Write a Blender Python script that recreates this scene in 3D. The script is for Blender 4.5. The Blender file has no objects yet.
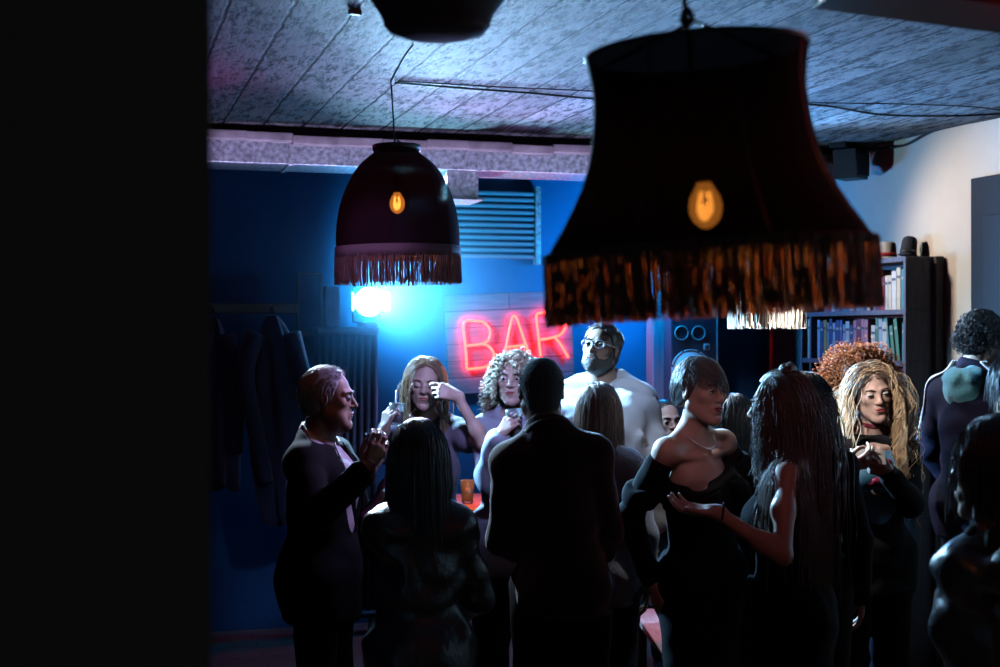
import bpy, bmesh, math, random
import numpy as np
from mathutils import Vector, Matrix, Euler

random.seed(7)
NPR = np.random.RandomState(11)
SC = bpy.context.scene
COL = SC.collection
R = math.radians
FPX, CAMH = 1000 * 50 / 36.0, 1.80
TH = R(16.25)                                  # the room is turned against the viewing axis
CEIL, WALLA, BACKB = 2.90, 4.39, 8.53


def PX(u, v, Y):
    """point of the world at depth Y seen at u, v of the photograph"""
    return Vector(((u - 500) / FPX * Y, Y, CAMH - (v - 333.5) / FPX * Y))


def RM(a, b, z=0.0):
    """room coordinates: a along the back wall, b towards it"""
    return Vector((a * math.cos(TH) - b * math.sin(TH), a * math.sin(TH) + b * math.cos(TH), z))


# ------------------------------------------------------------------ materials
MATS = {}


def mat(name, col, rough=0.7, metal=0.0, bump=0.0, bscale=60.0, var=0.0, vscale=6.0, spec=0.5, emit=None, estr=0.0,
        trans=0.0, alpha=1.0, sheen=0.0, coat=0.0, sss=0.0, stretch=None, ior=1.45):
    if name in MATS:
        return MATS[name]
    m = bpy.data.materials.new(name)
    m.use_nodes = True
    nt = m.node_tree
    N, L = nt.nodes, nt.links
    b = N['Principled BSDF']
    b.inputs['Base Color'].default_value = (*col, 1)
    b.inputs['Roughness'].default_value = rough
    b.inputs['Metallic'].default_value = metal
    b.inputs['Specular IOR Level'].default_value = spec
    b.inputs['IOR'].default_value = ior
    b.inputs['Transmission Weight'].default_value = trans
    b.inputs['Alpha'].default_value = alpha
    b.inputs['Sheen Weight'].default_value = sheen
    b.inputs['Coat Weight'].default_value = coat
    if sss:
        b.inputs['Subsurface Weight'].default_value = sss
        b.inputs['Subsurface Radius'].default_value = (0.012, 0.005, 0.003)
        b.inputs['Subsurface Scale'].default_value = 1.0
    if emit:
        b.inputs['Emission Color'].default_value = (*emit, 1)
        b.inputs['Emission Strength'].default_value = estr
    if bump or var:
        tc = N.new('ShaderNodeTexCoord')
        src = tc.outputs['Object']
        if stretch:
            mp = N.new('ShaderNodeMapping')
            mp.inputs['Scale'].default_value = stretch
            L.new(src, mp.inputs['Vector'])
            src = mp.outputs['Vector']
    if var:
        n = N.new('ShaderNodeTexNoise')
        n.inputs['Scale'].default_value = vscale
        n.inputs['Detail'].default_value = 6
        L.new(src, n.inputs['Vector'])
        r = N.new('ShaderNodeValToRGB')
        r.color_ramp.elements[0].position = .3
        r.color_ramp.elements[1].position = .7
        r.color_ramp.elements[0].color = (*[c * (1 - var) for c in col], 1)
        r.color_ramp.elements[1].color = (*[min(1, c * (1 + var)) for c in col], 1)
        L.new(n.outputs['Fac'], r.inputs['Fac'])
        L.new(r.outputs['Color'], b.inputs['Base Color'])
    if bump:
        n = N.new('ShaderNodeTexNoise')
        n.inputs['Scale'].default_value = bscale
        n.inputs['Detail'].default_value = 5
        L.new(src, n.inputs['Vector'])
        bp = N.new('ShaderNodeBump')
        bp.inputs['Strength'].default_value = bump
        bp.inputs['Distance'].default_value = 0.01
        L.new(n.outputs['Fac'], bp.inputs['Height'])
        L.new(bp.outputs['Normal'], b.inputs['Normal'])
    MATS[name] = m
    return m


# ------------------------------------------------------------------ objects
def tag(o, label=None, cat=None, group=None, kind=None):
    if label: o['label'] = label
    if cat: o['category'] = cat
    if group: o['group'] = group
    if kind: o['kind'] = kind
    return o


def empty(name, loc=(0, 0, 0), rz=0.0, label=None, cat=None, group=None):
    o = bpy.data.objects.new(name, None)
    COL.objects.link(o)
    o.location = loc
    o.rotation_euler = (0, 0, rz)
    o.empty_display_size = .1
    return tag(o, label, cat, group)


def link(name, me, m=None, parent=None, smooth=True):
    o = bpy.data.objects.new(name, me)
    COL.objects.link(o)
    if m is not None:
        for x in (m if isinstance(m, (list, tuple)) else [m]):
            me.materials.append(x)
    if smooth and len(me.polygons):
        me.polygons.foreach_set('use_smooth', np.ones(len(me.polygons), dtype=bool))
    if parent: o.parent = parent
    return o


def mesh_np(name, V, Q, mi=None):
    """mesh out of a vertex array and a quad (or triangle) array"""
    V = np.asarray(V, dtype=np.float32)
    Q = np.asarray(Q, dtype=np.int32)
    n = Q.shape[1]
    me = bpy.data.meshes.new(name)
    me.vertices.add(len(V))
    me.vertices.foreach_set('co', V.ravel())
    me.loops.add(Q.size)
    me.loops.foreach_set('vertex_index', Q.ravel())
    me.polygons.add(len(Q))
    me.polygons.foreach_set('loop_start', np.arange(0, Q.size, n, dtype=np.int32))
    me.polygons.foreach_set('loop_total', np.full(len(Q), n, dtype=np.int32))
    if mi is not None:
        me.polygons.foreach_set('material_index', np.asarray(mi, dtype=np.int32))
    me.update(calc_edges=True)
    me.validate()
    return me


class MB:
    """collects shapes for one mesh object"""

    def __init__(s):
        s.bm = bmesh.new()

    def _add(s, verts, M, mi):
        for v in verts: v.co = M @ v.co
        fs = {f for v in verts for f in v.link_faces}
        for f in fs: f.material_index = mi
        return list(fs)

    def box(s, size, loc=(0, 0, 0), rot=None, bev=0.0, mi=0):
        t = bmesh.new()
        bmesh.ops.create_cube(t, size=1.0)
        for v in t.verts: v.co = Vector((v.co.x * size[0], v.co.y * size[1], v.co.z * size[2]))
        if bev: bmesh.ops.bevel(t, geom=t.edges[:], offset=bev, segments=2, affect='EDGES', profile=.5)
        M = Matrix.Translation(loc) @ (rot.to_4x4() if rot else Matrix.Identity(4))
        mp = {v: s.bm.verts.new(M @ v.co) for v in t.verts}
        for f in t.faces: s.bm.faces.new([mp[v] for v in f.verts]).material_index = mi
        t.free()
        return s

    def lathe(s, prof, seg=32, loc=(0, 0, 0), rot=None, mi=0, cap0=False, cap1=False, fn=None):
        M = Matrix.Translation(loc) @ (rot.to_4x4() if rot else Matrix.Identity(4))
        rings = []
        for r, z in prof:
            ring = []
            for i in range(seg):
                a = 2 * math.pi * i / seg
                rr = r if fn is None else fn(r, z, a)
                ring.append(s.bm.verts.new(M @ Vector((rr * math.cos(a), rr * math.sin(a), z))))
            rings.append(ring)
        for A, B in zip(rings, rings[1:]):
            for i in range(seg):
                f = s.bm.faces.new((A[i], A[(i + 1) % seg], B[(i + 1) % seg], B[i]))
                f.material_index = mi
        if cap0: s.bm.faces.new(rings[0][::-1]).material_index = mi
        if cap1: s.bm.faces.new(rings[-1]).material_index = mi
        return s

    def tube(s, pts, rad, seg=6, mi=0, closed=False):
        pts = [Vector(p) for p in pts]
        n = len(pts)
        rad = rad if isinstance(rad, (list, tuple)) else [rad] * n
        rings = []
        up = Vector((0, 0, 1))
        prev = None
        for i in range(n):
            if closed: t = pts[(i + 1) % n] - pts[i - 1]
            else: t = pts[min(i + 1, n - 1)] - pts[max(i - 1, 0)]
            t = t.normalized() if t.length > 1e-9 else Vector((0, 0, 1))
            if prev is None:
                a = up if abs(t.z) < .9 else Vector((1, 0, 0))
                x = t.cross(a).normalized()
            else:
                x = (prev - t * prev.dot(t)).normalized()
            prev = x
            y = t.cross(x)
            rings.append([s.bm.verts.new(pts[i] + (x * math.cos(2 * math.pi * k / seg) + y * math.sin(2 * math.pi * k / seg)) * rad[i]) for k in range(seg)])
        prs = list(zip(rings, rings[1:])) + ([(rings[-1], rings[0])] if closed else [])
        for A, B in prs:
            for k in range(seg):
                s.bm.faces.new((A[k], A[(k + 1) % seg], B[(k + 1) % seg], B[k])).material_index = mi
        if not closed:
            s.bm.faces.new(rings[0][::-1]).material_index = mi
            s.bm.faces.new(rings[-1]).material_index = mi
        return s

    def sphere(s, loc, rad, rot=None, mi=0, u=16, v=10):
        r = bmesh.ops.create_uvsphere(s.bm, u_segments=u, v_segments=v, radius=1.0)
        rad = rad if isinstance(rad, (list, tuple)) else (rad,) * 3
        M = Matrix.Translation(loc) @ (rot.to_4x4() if rot else Matrix.Identity(4)) @ Matrix.Diagonal((*rad, 1))
        s._add(r['verts'], M, mi)
        return s

    def prism(s, poly, depth, M=None, mi=0):
        """polygon in x,z extruded along y by depth"""
        M = M or Matrix.Identity(4)
        A = [s.bm.verts.new(M @ Vector((x, 0, z))) for x, z in poly]
        B = [s.bm.verts.new(M @ Vector((x, depth, z))) for x, z in poly]
        n = len(A)
        s.bm.faces.new(A).material_index = mi
        s.bm.faces.new(B[::-1]).material_index = mi
        for i in range(n):
            s.bm.faces.new((A[i], B[i], B[(i + 1) % n], A[(i + 1) % n])).material_index = mi
        return s

    def build(s, name, m, parent=None, smooth=False, loc=None, rz=0.0):
        bmesh.ops.recalc_face_normals(s.bm, faces=s.bm.faces[:])
        me = bpy.data.meshes.new(name)
        s.bm.to_mesh(me)
        s.bm.free()
        o = link(name, me, m, parent, smooth)
        if loc is not None: o.location = loc
        o.rotation_euler = (0, 0, rz)
        return o


def catmull(pts, n=8):
    pts = [Vector(p) for p in pts]
    P = [pts[0]] + pts + [pts[-1]]
    out = []
    for i in range(1, len(P) - 2):
        for k in range(n):
            t = k / n
            a, b, c, d = P[i - 1], P[i], P[i + 1], P[i + 2]
            out.append(.5 * (2 * b + (c - a) * t + (2 * a - 5 * b + 4 * c - d) * t * t + (3 * b - a - 3 * c + d) * t ** 3))
    out.append(pts[-1])
    return out


# ------------------------------------------------------------------ implicit surfaces (smooth bodies)
def nets(F, xs, ys, zs):
    ins = F < 0
    c = ins.astype(np.int8)
    s = c[:-1] + c[1:]
    s = s[:, :-1] + s[:, 1:]
    s = s[:, :, :-1] + s[:, :, 1:]
    act = (s > 0) & (s < 8)
    I = np.argwhere(act)
    vid = np.full(act.shape, -1, dtype=np.int32)
    vid[act] = np.arange(len(I))
    off = np.array([(i, j, k) for i in (0, 1) for j in (0, 1) for k in (0, 1)])
    vals = np.stack([F[I[:, 0] + o[0], I[:, 1] + o[1], I[:, 2] + o[2]] for o in off], 1)
    P = np.stack([np.stack([xs[I[:, 0] + o[0]], ys[I[:, 1] + o[1]], zs[I[:, 2] + o[2]]], 1) for o in off], 1)
    acc = np.zeros((len(I), 3))
    cnt = np.zeros(len(I))
    for a in range(8):
        for b in range(a + 1, 8):
            if np.abs(off[a] - off[b]).sum() != 1: continue
            va, vb = vals[:, a], vals[:, b]
            m = (va < 0) != (vb < 0)
            t = va[m] / (va[m] - vb[m])
            acc[m] += P[m, a] + (P[m, b] - P[m, a]) * t[:, None]
            cnt[m] += 1
    V = acc / cnt[:, None]
    quads = []
    for ax in range(3):
        sl0 = [slice(1, -1)] * 3; sl1 = [slice(1, -1)] * 3
        sl0[ax] = slice(0, -1); sl1[ax] = slice(1, None)
        A, B = ins[tuple(sl0)], ins[tuple(sl1)]
        E = np.argwhere(A != B)
        if not len(E): continue
        fl = A[tuple(E.T)]
        base = E.copy()
        o1, o2 = [(1, 2), (2, 0), (0, 1)][ax]
        for q in range(3):
            if q != ax: base[:, q] += 1
        def cell(d1, d2):
            c_ = base.copy(); c_[:, o1] += d1; c_[:, o2] += d2
            return vid[tuple(c_.T)]
        Q = np.stack([cell(-1, -1), cell(0, -1), cell(0, 0), cell(-1, 0)], 1)
        Q[~fl] = Q[~fl][:, ::-1]
        quads.append(Q)
    return V, np.concatenate(quads)


def A3(v):
    return np.array([v[0], v[1], v[2]], dtype=np.float64)


def cap(a, b, ra, rb=None, k=.02, op='+', flat=None):
    return dict(t='cap', a=A3(a), b=A3(b), ra=ra, rb=ra if rb is None else rb, k=k, op=op, flat=flat)


def ell(c, r, Rm=None, k=.02, op='+'):
    r = (r, r, r) if not isinstance(r, (tuple, list)) else r
    return dict(t='ell', c=A3(c), r=A3(r), R=None if Rm is None else np.array(Rm), k=k, op=op)


def clip(p, n, k=.006):
    n = A3(n); n = n / np.linalg.norm(n)
    return dict(t='clip', p=A3(p), n=n, k=k, op='clip')


def lid(c, r, Rm, zs, up, k=.003):
    """part of a ball above or below a plane through the eye: an eyelid"""
    return dict(t='lid', c=A3(c), r=r, R=np.array(Rm), zs=zs, up=up, k=k, op='+')


def bbox(p, inf):
    if p['t'] == 'cap':
        ra, rb = p['ra'] + inf, p['rb'] + inf
        return np.minimum(p['a'] - ra, p['b'] - rb), np.maximum(p['a'] + ra, p['b'] + rb)
    if p['t'] == 'ell':
        m = p['r'].max() + inf
        return p['c'] - m, p['c'] + m
    if p['t'] == 'lid':
        return p['c'] - p['r'], p['c'] + p['r']


def dist(p, X, Y, Z, inf):
    if p['t'] == 'cap':
        a, b = p['a'], p['b']
        d = b - a
        L2 = float(d @ d) + 1e-12
        px, py, pz = X - a[0], Y - a[1], Z - a[2]
        h = np.clip((px * d[0] + py * d[1] + pz * d[2]) / L2, 0, 1)
        rr = (p['ra'] + (p['rb'] - p['ra']) * h) + inf
        qx, qy, qz = px - d[0] * h, py - d[1] * h, pz - d[2] * h
        if p['flat'] is not None:
            n, f = p['flat']
            w = qx * n[0] + qy * n[1] + qz * n[2]
            return np.sqrt(qx * qx + qy * qy + qz * qz + (f * f - 1) * w * w) - rr
        return np.sqrt(qx * qx + qy * qy + qz * qz) - rr
    if p['t'] == 'ell':
        x, y, z = X - p['c'][0], Y - p['c'][1], Z - p['c'][2]
        if p['R'] is not None:
            M = p['R']
            x, y, z = (M[0, 0] * x + M[1, 0] * y + M[2, 0] * z, M[0, 1] * x + M[1, 1] * y + M[2, 1] * z, M[0, 2] * x + M[1, 2] * y + M[2, 2] * z)
        r = p['r'] + inf
        k0 = np.sqrt((x / r[0]) ** 2 + (y / r[1]) ** 2 + (z / r[2]) ** 2)
        k1 = np.sqrt((x / r[0] ** 2) ** 2 + (y / r[1] ** 2) ** 2 + (z / r[2] ** 2) ** 2) + 1e-9
        return k0 * (k0 - 1) / k1
    if p['t'] == 'lid':
        x, y, z = X - p['c'][0], Y - p['c'][1], Z - p['c'][2]
        M = p['R']
        zz = M[0, 2] * x + M[1, 2] * y + M[2, 2] * z
        d = np.sqrt(x * x + y * y + z * z) - p['r']
        return np.maximum(d, (p['zs'] - zz) if p['up'] else (zz - p['zs']))


def sdf_mesh(prims, vox=.005, zvox=None, inf=0.0, noise=None, pad=.02):
    """prims: list, evaluated in order; zvox(z) spacing along z"""
    bb = [bbox(p, p.get('inf', inf)) for p in prims if p['op'] == '+']
    lo = np.min([b[0] for b in bb], 0) - pad
    hi = np.max([b[1] for b in bb], 0) + pad
    xs = np.arange(lo[0], hi[0] + vox, vox)
    ys = np.arange(lo[1], hi[1] + vox, vox)
    if zvox is None:
        zs = np.arange(lo[2], hi[2] + vox, vox)
    else:
        z, zl = lo[2], []
        while z < hi[2] + vox:
            zl.append(z); z += zvox(z)
        zs = np.array(zl)
    F = np.full((len(xs), len(ys), len(zs)), 1.0, dtype=np.float32)
    X, Y, Z = xs[:, None, None].astype(np.float32), ys[None, :, None].astype(np.float32), zs[None, None, :].astype(np.float32)
    for p in prims:
        if p['t'] == 'clip':
            d = (X - p['p'][0]) * p['n'][0] + (Y - p['p'][1]) * p['n'][1] + (Z - p['p'][2]) * p['n'][2]
            F = np.maximum(F, d.astype(np.float32))
            continue
        i_ = p.get('inf', inf if p['op'] == '+' else 0.0)
        b0, b1 = bbox(p, i_)
        g = p['k'] + .018
        sx = slice(max(0, np.searchsorted(xs, b0[0] - g)), np.searchsorted(xs, b1[0] + g))
        sy = slice(max(0, np.searchsorted(ys, b0[1] - g)), np.searchsorted(ys, b1[1] + g))
        sz = slice(max(0, np.searchsorted(zs, b0[2] - g)), np.searchsorted(zs, b1[2] + g))
        if sx.start >= sx.stop or sy.start >= sy.stop or sz.start >= sz.stop: continue
        d = dist(p, X[sx], Y[:, sy], Z[:, :, sz], i_)
        a = F[sx, sy, sz]
        k = p['k']
        if p['op'] == '+':
            h = np.clip(.5 + .5 * (a - d) / k, 0, 1)
            F[sx, sy, sz] = a * (1 - h) + d * h - k * h * (1 - h)
        else:
            h = np.clip(.5 - .5 * (a + d) / k, 0, 1)
            F[sx, sy, sz] = a * (1 - h) - d * h + k * h * (1 - h)
    if noise:
        amp, fr, seed = noise
        q = seed * 1.7
        sn = lambda v: np.sin(v)
        w = sn(X * fr * .7 + q) * sn(Z * fr * .5 + q) + sn(Y * fr * .6 - q)
        F = F + (amp * (sn(X * fr + 2 * w + q) * sn(Y * fr * 1.1 - w) + .7 * sn(Z * fr * 1.3 + X * fr * .8 + 2.2 * w) + .5 * sn(Z * fr * 2.3 - Y * fr * 1.9 + 1.3 * w + q))).astype(np.float32)
    F[0], F[-1], F[:, 0], F[:, -1], F[:, :, 0], F[:, :, -1] = 1, 1, 1, 1, 1, 1
    return nets(F, xs, ys, zs)


def tubes_np(P, rad, sides=4):
    """P: strands x points x 3, rad: strands x points -> vertices, quads"""
    S, n, _ = P.shape
    T = np.empty_like(P)
    T[:, 1:-1] = P[:, 2:] - P[:, :-2]
    T[:, 0] = P[:, 1] - P[:, 0]
    T[:, -1] = P[:, -1] - P[:, -2]
    T /= np.linalg.norm(T, axis=2, keepdims=True) + 1e-9
    ref = np.zeros_like(T); ref[..., 0] = .31; ref[..., 1] = .87; ref[..., 2] = .38
    X = np.cross(T, ref); X /= np.linalg.norm(X, axis=2, keepdims=True) + 1e-9
    Yv = np.cross(T, X)
    ang = 2 * np.pi * np.arange(sides) / sides
    V = P[:, :, None, :] + rad[:, :, None, None] * (X[:, :, None, :] * np.cos(ang)[None, None, :, None] + Yv[:, :, None, :] * np.sin(ang)[None, None, :, None])
    idx = np.arange(S * n * sides).reshape(S, n, sides)
    a, b = idx[:, :-1], idx[:, 1:]
    Q = np.stack([a, np.roll(a, -1, 2), np.roll(b, -1, 2), b], -1).reshape(-1, 4)
    return V.reshape(-1, 3), Q
# ------------------------------------------------------------------ people
SKIN = {
    'fair': ((.62, .43, .35), .45), 'tan': ((.47, .30, .22), .45), 'dark': ((.16, .085, .055), .4),
}


def skin_mat(k):
    return mat('skin_' + k, SKIN[k][0], SKIN[k][1], bump=.05, bscale=400, var=.06, vscale=20, sss=.12)


def two_bone(S, W, l1, l2, hint):
    S, W, hint = Vector(S), Vector(W), Vector(hint)
    d = W - S
    L = d.length
    mx = (l1 + l2) * .995
    if L > mx:
        W = S + d * (mx / L); d = W - S; L = mx
    n = d.normalized()
    x = (l1 * l1 - l2 * l2 + L * L) / (2 * L)
    hgt = math.sqrt(max(0, l1 * l1 - x * x))
    h = hint - n * hint.dot(n)
    h = h.normalized() if h.length > 1e-6 else Vector((0, -1, 0))
    return S + n * x + h * hgt, W


def rot_zxy(yaw, pitch, roll):
    """yaw about z, then pitch (chin up +) about x, then roll (towards the person's right +) about y"""
    return Matrix.Rotation(yaw, 3, 'Z') @ Matrix.Rotation(pitch, 3, 'X') @ Matrix.Rotation(roll, 3, 'Y')


class Person:
    def __init__(s, name_label, head_px, depth, yaw, sex='m', skin='fair', lean=(0, 0), head=(0, 0, 0), arms=None, hs=None,
                 seated=0.0, width=1.0, legs=None, gaze=(0, 0), closed=False, face=True, smile=0.0, brow=(.05, .03, .02), group=None,
                 lipcol=None, hoff=(0, 0), shrug=0.0, jowl=0.0):
        s.hoff, s.shrug, s.jowl = hoff, shrug, jowl
        s.sex, s.f = sex, sex == 'f'
        s.hs = hs or (.95 if s.f else 1.0)
        s.skin = skin_mat(skin)
        s.yaw = R(yaw)
        s.Rw = Matrix.Rotation(s.yaw, 3, 'Z')
        s.Rt = Matrix.Rotation(R(lean[0]), 3, 'X').inverted() @ Matrix.Rotation(R(lean[1]), 3, 'Y')
        s.Rh = rot_zxy(R(head[0]), R(head[1]), R(head[2]))
        s.w = width
        target = PX(*head_px, depth)
        s.seat = seated
        s.q = 1.0
        if seated:
            s.q = 1.0
            s.drop = None
        # height so that the head sits where it is seen
        for _ in range(8):
            s.skel()
            if seated:
                s.dz = target.z - s.H.z
                break
            s.q *= 1 + (target.z - s.H.z) / 1.63
        else:
            s.dz = 0.0
        s.skel()
        hw = s.Rw @ s.H
        s.loc = Vector((target.x - hw.x, target.y - hw.y, s.dz if seated else 0))
        s.root = empty('person', (s.loc.x, s.loc.y, 0), s.yaw, name_label, 'person', group)
        s.dzv = Vector((0, 0, s.loc.z))
        s.armdef = arms or {}
        s.gaze, s.closed, s.face, s.browc, s.lipcol = gaze, closed, face, brow, lipcol
        s.body(legs)

    # joints in the person's own frame: right +x, forward +y
    def T(s, p):
        p = Vector(p) * s.q
        o = Vector((0, 0, 1.0 * s.q))
        return o + s.Rt @ (p - o)

    def skel(s):
        q = s.q
        s.sw = (.145 if s.f else .172) * s.w
        s.S = {'R': s.T((s.sw, -.01, 1.400 + s.shrug)), 'L': s.T((-s.sw, -.01, 1.400 + s.shrug))}
        s.N = s.T((0, -.02, 1.47))
        s.H = s.T((s.hoff[0], .012 + s.hoff[1], 1.47)) + Vector((0, 0, .144 * s.hs)) + s.Rh @ Vector((0, .015, .03)) * s.hs

    def hp(s, x, y, z):
        return s.H + s.Rh @ Vector((x, y, z)) * s.hs

    def local(s, w):
        """world point -> own frame"""
        return s.Rw.inverted() @ (Vector(w) - s.loc)

    def world(s, p):
        return s.Rw @ Vector(p) + s.loc

    def wdir(s, d):
        return s.Rw.inverted() @ Vector(d)

    def head_prims(s):
        h, hp, M = s.hs, s.hp, s.Rh
        f = s.f
        P = []
        P.append(ell(hp(0, -.014, .03), (.073 * h, .092 * h, .085 * h), M, .01))
        P.append(ell(hp(0, .028, -.03), (.058 * h, .060 * h, .082 * h), M, .03))
        for x in (-1, 1):
            P.append(cap(hp(x * .05, .0, -.055), hp(x * .014, .066, -.098), .020 * h, .017 * h, .03))
            P.append(ell(hp(x * .043, .058, -.016), (.019 * h, .017 * h, .016 * h), M, .022))
            P.append(cap(hp(x * .014, .080, .022), hp(x * .042, .068, .022), (.009 if f else .012) * h, .008 * h, .014))
        P.append(ell(hp(0, .073, -.102), ((.015 if f else .02) * h, .014 * h, .015 * h), M, .02))
        if s.jowl:
            P.append(ell(hp(0, .035, -.105), (.045 * h, .045 * h, .030 * s.jowl * h), M, .03))
            for x in (-1, 1): P.append(ell(hp(x * .045, .04, -.07), (.022 * h, .03 * h, .03 * h), M, .03))
        if s.face:
            for x in (-1, 1):
                P.append(dict(ell(hp(x * .032, .096, .004), (.017 * h, .018 * h, .012 * h), M, .012), op='-'))
            nz = .92 if f else 1.05
            P.append(cap(hp(0, .082, .012), hp(0, .082 + .021 * nz, -.024), .0075 * h, .010 * h, .010))
            P.append(ell(hp(0, .082 + .020 * nz, -.027), (.010 * h, .010 * h, .009 * h), M, .006))
            for x in (-1, 1):
                P.append(ell(hp(x * .011, .091, -.030), (.008 * h, .010 * h, .007 * h), M, .005))
            P.append(ell(hp(0, .080, -.062), (.026 * h, .014 * h, .020 * h), M, .014))
            P.append(dict(cap(hp(-.022, .0905, -.0605), hp(.022, .0905, -.0605), .0028 * h, None, .004), op='-'))
            P.append(dict(ell(hp(0, .094, -.084), (.016 * h, .007 * h, .006 * h), M, .008), op='-'))
            er = .0138 * h
            for x in (-1, 1):
                c = hp(x * .032, .0755, .004)
                if s.closed:
                    P.append(ell(c, er * 1.02, M, .004))
                else:
                    P.append(lid(c, er * 1.05, M, .0030 * h, True))
                    P.append(lid(c, er * 1.04, M, -.0045 * h, False))
        for x in (-1, 1):
            Re = M @ Matrix.Rotation(x * R(-22), 3, 'Z') @ Matrix.Rotation(R(-10), 3, 'X')
            P.append(ell(hp(x * .077, -.008, -.004), (.0085 * h, .0175 * h, .030 * h), Re, .008))
            P.append(dict(ell(hp(x * .085, -.004, .0), (.005 * h, .009 * h, .016 * h), Re, .006), op='-'))
        return P

    def neck_prims(s):
        r = (.048 if s.f else .060) * s.hs
        a = s.hp(0, -.022, -.055)
        P = [cap(a, s.N, r * .98, r * 1.12, .03)]
        if not s.f:
            P.append(ell(s.H * .45 + s.N * .55 + s.Rh @ Vector((0, .055, -.01)) * 1.0, .012, None, .02))
        return P

    def torso_prims(s, k=.05):
        q, w, T, M = s.q, s.w, s.T, s.Rt
        P = []
        E = lambda c, r, kk=k: P.append(ell(T(c), tuple(v * q for v in r), M, kk))
        if s.f:
            E((0, 0, .95), (.165 * w, .115, .12))
            E((0, .0, 1.10), (.118 * w, .09, .15))
            E((0, .0, 1.265), (.132 * w, .098, .165))
            for x in (-1, 1):
                E((x * .072 * w, .085, 1.255), (.06, .055, .06), .03)
                E((x * .08, -.06, .90), (.09, .09, .10))
        else:
            E((0, 0, .95), (.160 * w, .115, .12))
            E((0, .005, 1.10), (.148 * w, .112, .15))
            E((0, .0, 1.27), (.158 * w, .116, .175))
            for x in (-1, 1):
                E((x * .08 * w, .075, 1.31), (.085, .045, .065), .04)
                E((x * .075, -.06, .90), (.085, .09, .10))
        sw = s.sw
        P.append(cap(T((-sw * .80, -.012, 1.392 + s.shrug)), T((sw * .80, -.012, 1.392 + s.shrug)), (.046 if s.f else .053) * q, None, .04))
        for x in (-1, 1):
            P.append(cap(T((x * sw * .78, -.022, 1.408 + s.shrug)), T((x * .026, -.025, 1.495)), .034 * q, .034 * q, .035))
            if s.f: P.append(cap(T((x * sw * .8, .03, 1.412)), T((x * .02, .058, 1.405)), .011 * q, .010 * q, .02))
        return P

    def arm_joints(s, side):
        d = s.armdef.get(side, {})
        sx = 1 if side == 'R' else -1
        q = s.q
        S = s.S[side]
        if 'wrist' in d: W = s.local(d['wrist'])
        elif 'wl' in d: W = Vector(d['wl']) * q
        else: W = S + Vector((sx * .07, .04, -.52)) * q
        hint = Vector(d.get('hint', (sx * .5, -1, -.2)))
        E, W = two_bone(S, W, .295 * q, .255 * q, hint)
        if 'fwd' in d: f = s.wdir(d['fwd']).normalized()
        else: f = (W - E).normalized()
        n = s.wdir(d['palm']) if 'palm' in d else Vector((-sx, 0, 0))
        n = (n - f * n.dot(f)).normalized()
        t = f.cross(n) * sx
        return S, E, W, f, n, t, d

    def arm_prims(s, side, upper=True, fore=True):
        S, E, W, f, n, t, d = s.arm_joints(side)
        q = s.q * (1 if not s.f else .86)
        P = []
        if upper:
            P.append(ell(S, .052 * q, None, .03))
            P.append(cap(S, E, .044 * q, .036 * q, .03))
            P.append(ell(S.lerp(E, .45) + Vector((0, .008, 0)), .043 * q, None, .03))
        if fore:
            P.append(cap(E, W, .036 * q, .0255 * q, .025))
            P.append(ell(E.lerp(W, .28), .039 * q, None, .03))
        return P

    def hand_frame(s, side):
        S, E, W, f, n, t, d = s.arm_joints(side)
        return W, f, n, t

    def hand_prims(s, side):
        S, E, W, f, n, t, d = s.arm_joints(side)
        h = .98 if not s.f else .90
        c = d.get('curl', (18, 22, 15))
        spread = d.get('spread', 4)
        g = lambda a, b, cc: W + (t * a + f * b + n * cc) * h
        P = [cap(W - f * .012, g(0, .02, 0), .026 * h, .024 * h, .015)]
        kn = [(.030, .086), (.010, .091), (-.010, .087), (-.028, .078)]
        ln = [(.041, .025, .021), (.045, .028, .022), (.042, .026, .021), (.032, .020, .018)]
        for i in range(4):
            P.append(cap(g(kn[i][0] * .55, .012, 0), g(kn[i][0], kn[i][1], -.002), .013 * h, .0105 * h, .012))
        cl = c if isinstance(c[0], (tuple, list)) else [c] * 4
        for i in range(4):
            p = g(kn[i][0], kn[i][1], -.001)
            a = 0
            sp = math.tan(R(spread * (1.5 - i)))
            rad = [.0092, .0084, .0076, .0066] if i < 3 else [.0080, .0072, .0066, .0058]
            for j in range(3):
                a += R(cl[i][j])
                dv = (f * math.cos(a) + n * math.sin(a) + t * sp * (math.cos(a) if a < 1.6 else 0)).normalized()
                e = p + dv * ln[i][j] * h
                P.append(cap(p, e, rad[j] * h, rad[j + 1] * h, .004 if j else .007))
                p = e
        th = d.get('thumb', 0.35)          # 0 along the hand's side, 1 across the palm
        a0 = g(.022, .018, .008)
        a1 = g(.046 - .008 * th, .052, .012 + .026 * th)
        a2 = g(.058 - .022 * th, .082, .016 + .040 * th)
        a3 = g(.058 - .040 * th, .106, .018 + .050 * th)
        P += [cap(a0, a1, .0145 * h, .0115 * h, .010), cap(a1, a2, .0105 * h, .0092 * h, .004), cap(a2, a3, .0092 * h, .0075 * h, .004)]
        return P

    def leg_joints(s, side):
        sx = 1 if side == 'R' else -1
        q = s.q
        if s.seat:
            z = s.seat + .09
            hip = s.T((sx * .09, 0, .93))
            kn = Vector((sx * .13, .42 * q, hip.z - .02))
            fl = -s.loc.z if hasattr(s, 'loc') else 0
            an = Vector((sx * .13, .36 * q, fl + .08))
            return hip, kn, an
        st = getattr(s, 'stance', (.0, .0))
        hip = Vector((sx * .088, 0, .92)) * q
        kn = Vector((sx * .095, .015 + sx * st[0] * .5, .49)) * q
        an = Vector((sx * .10, -.02 + sx * st[0], .085)) * q
        return hip, kn, an

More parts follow.
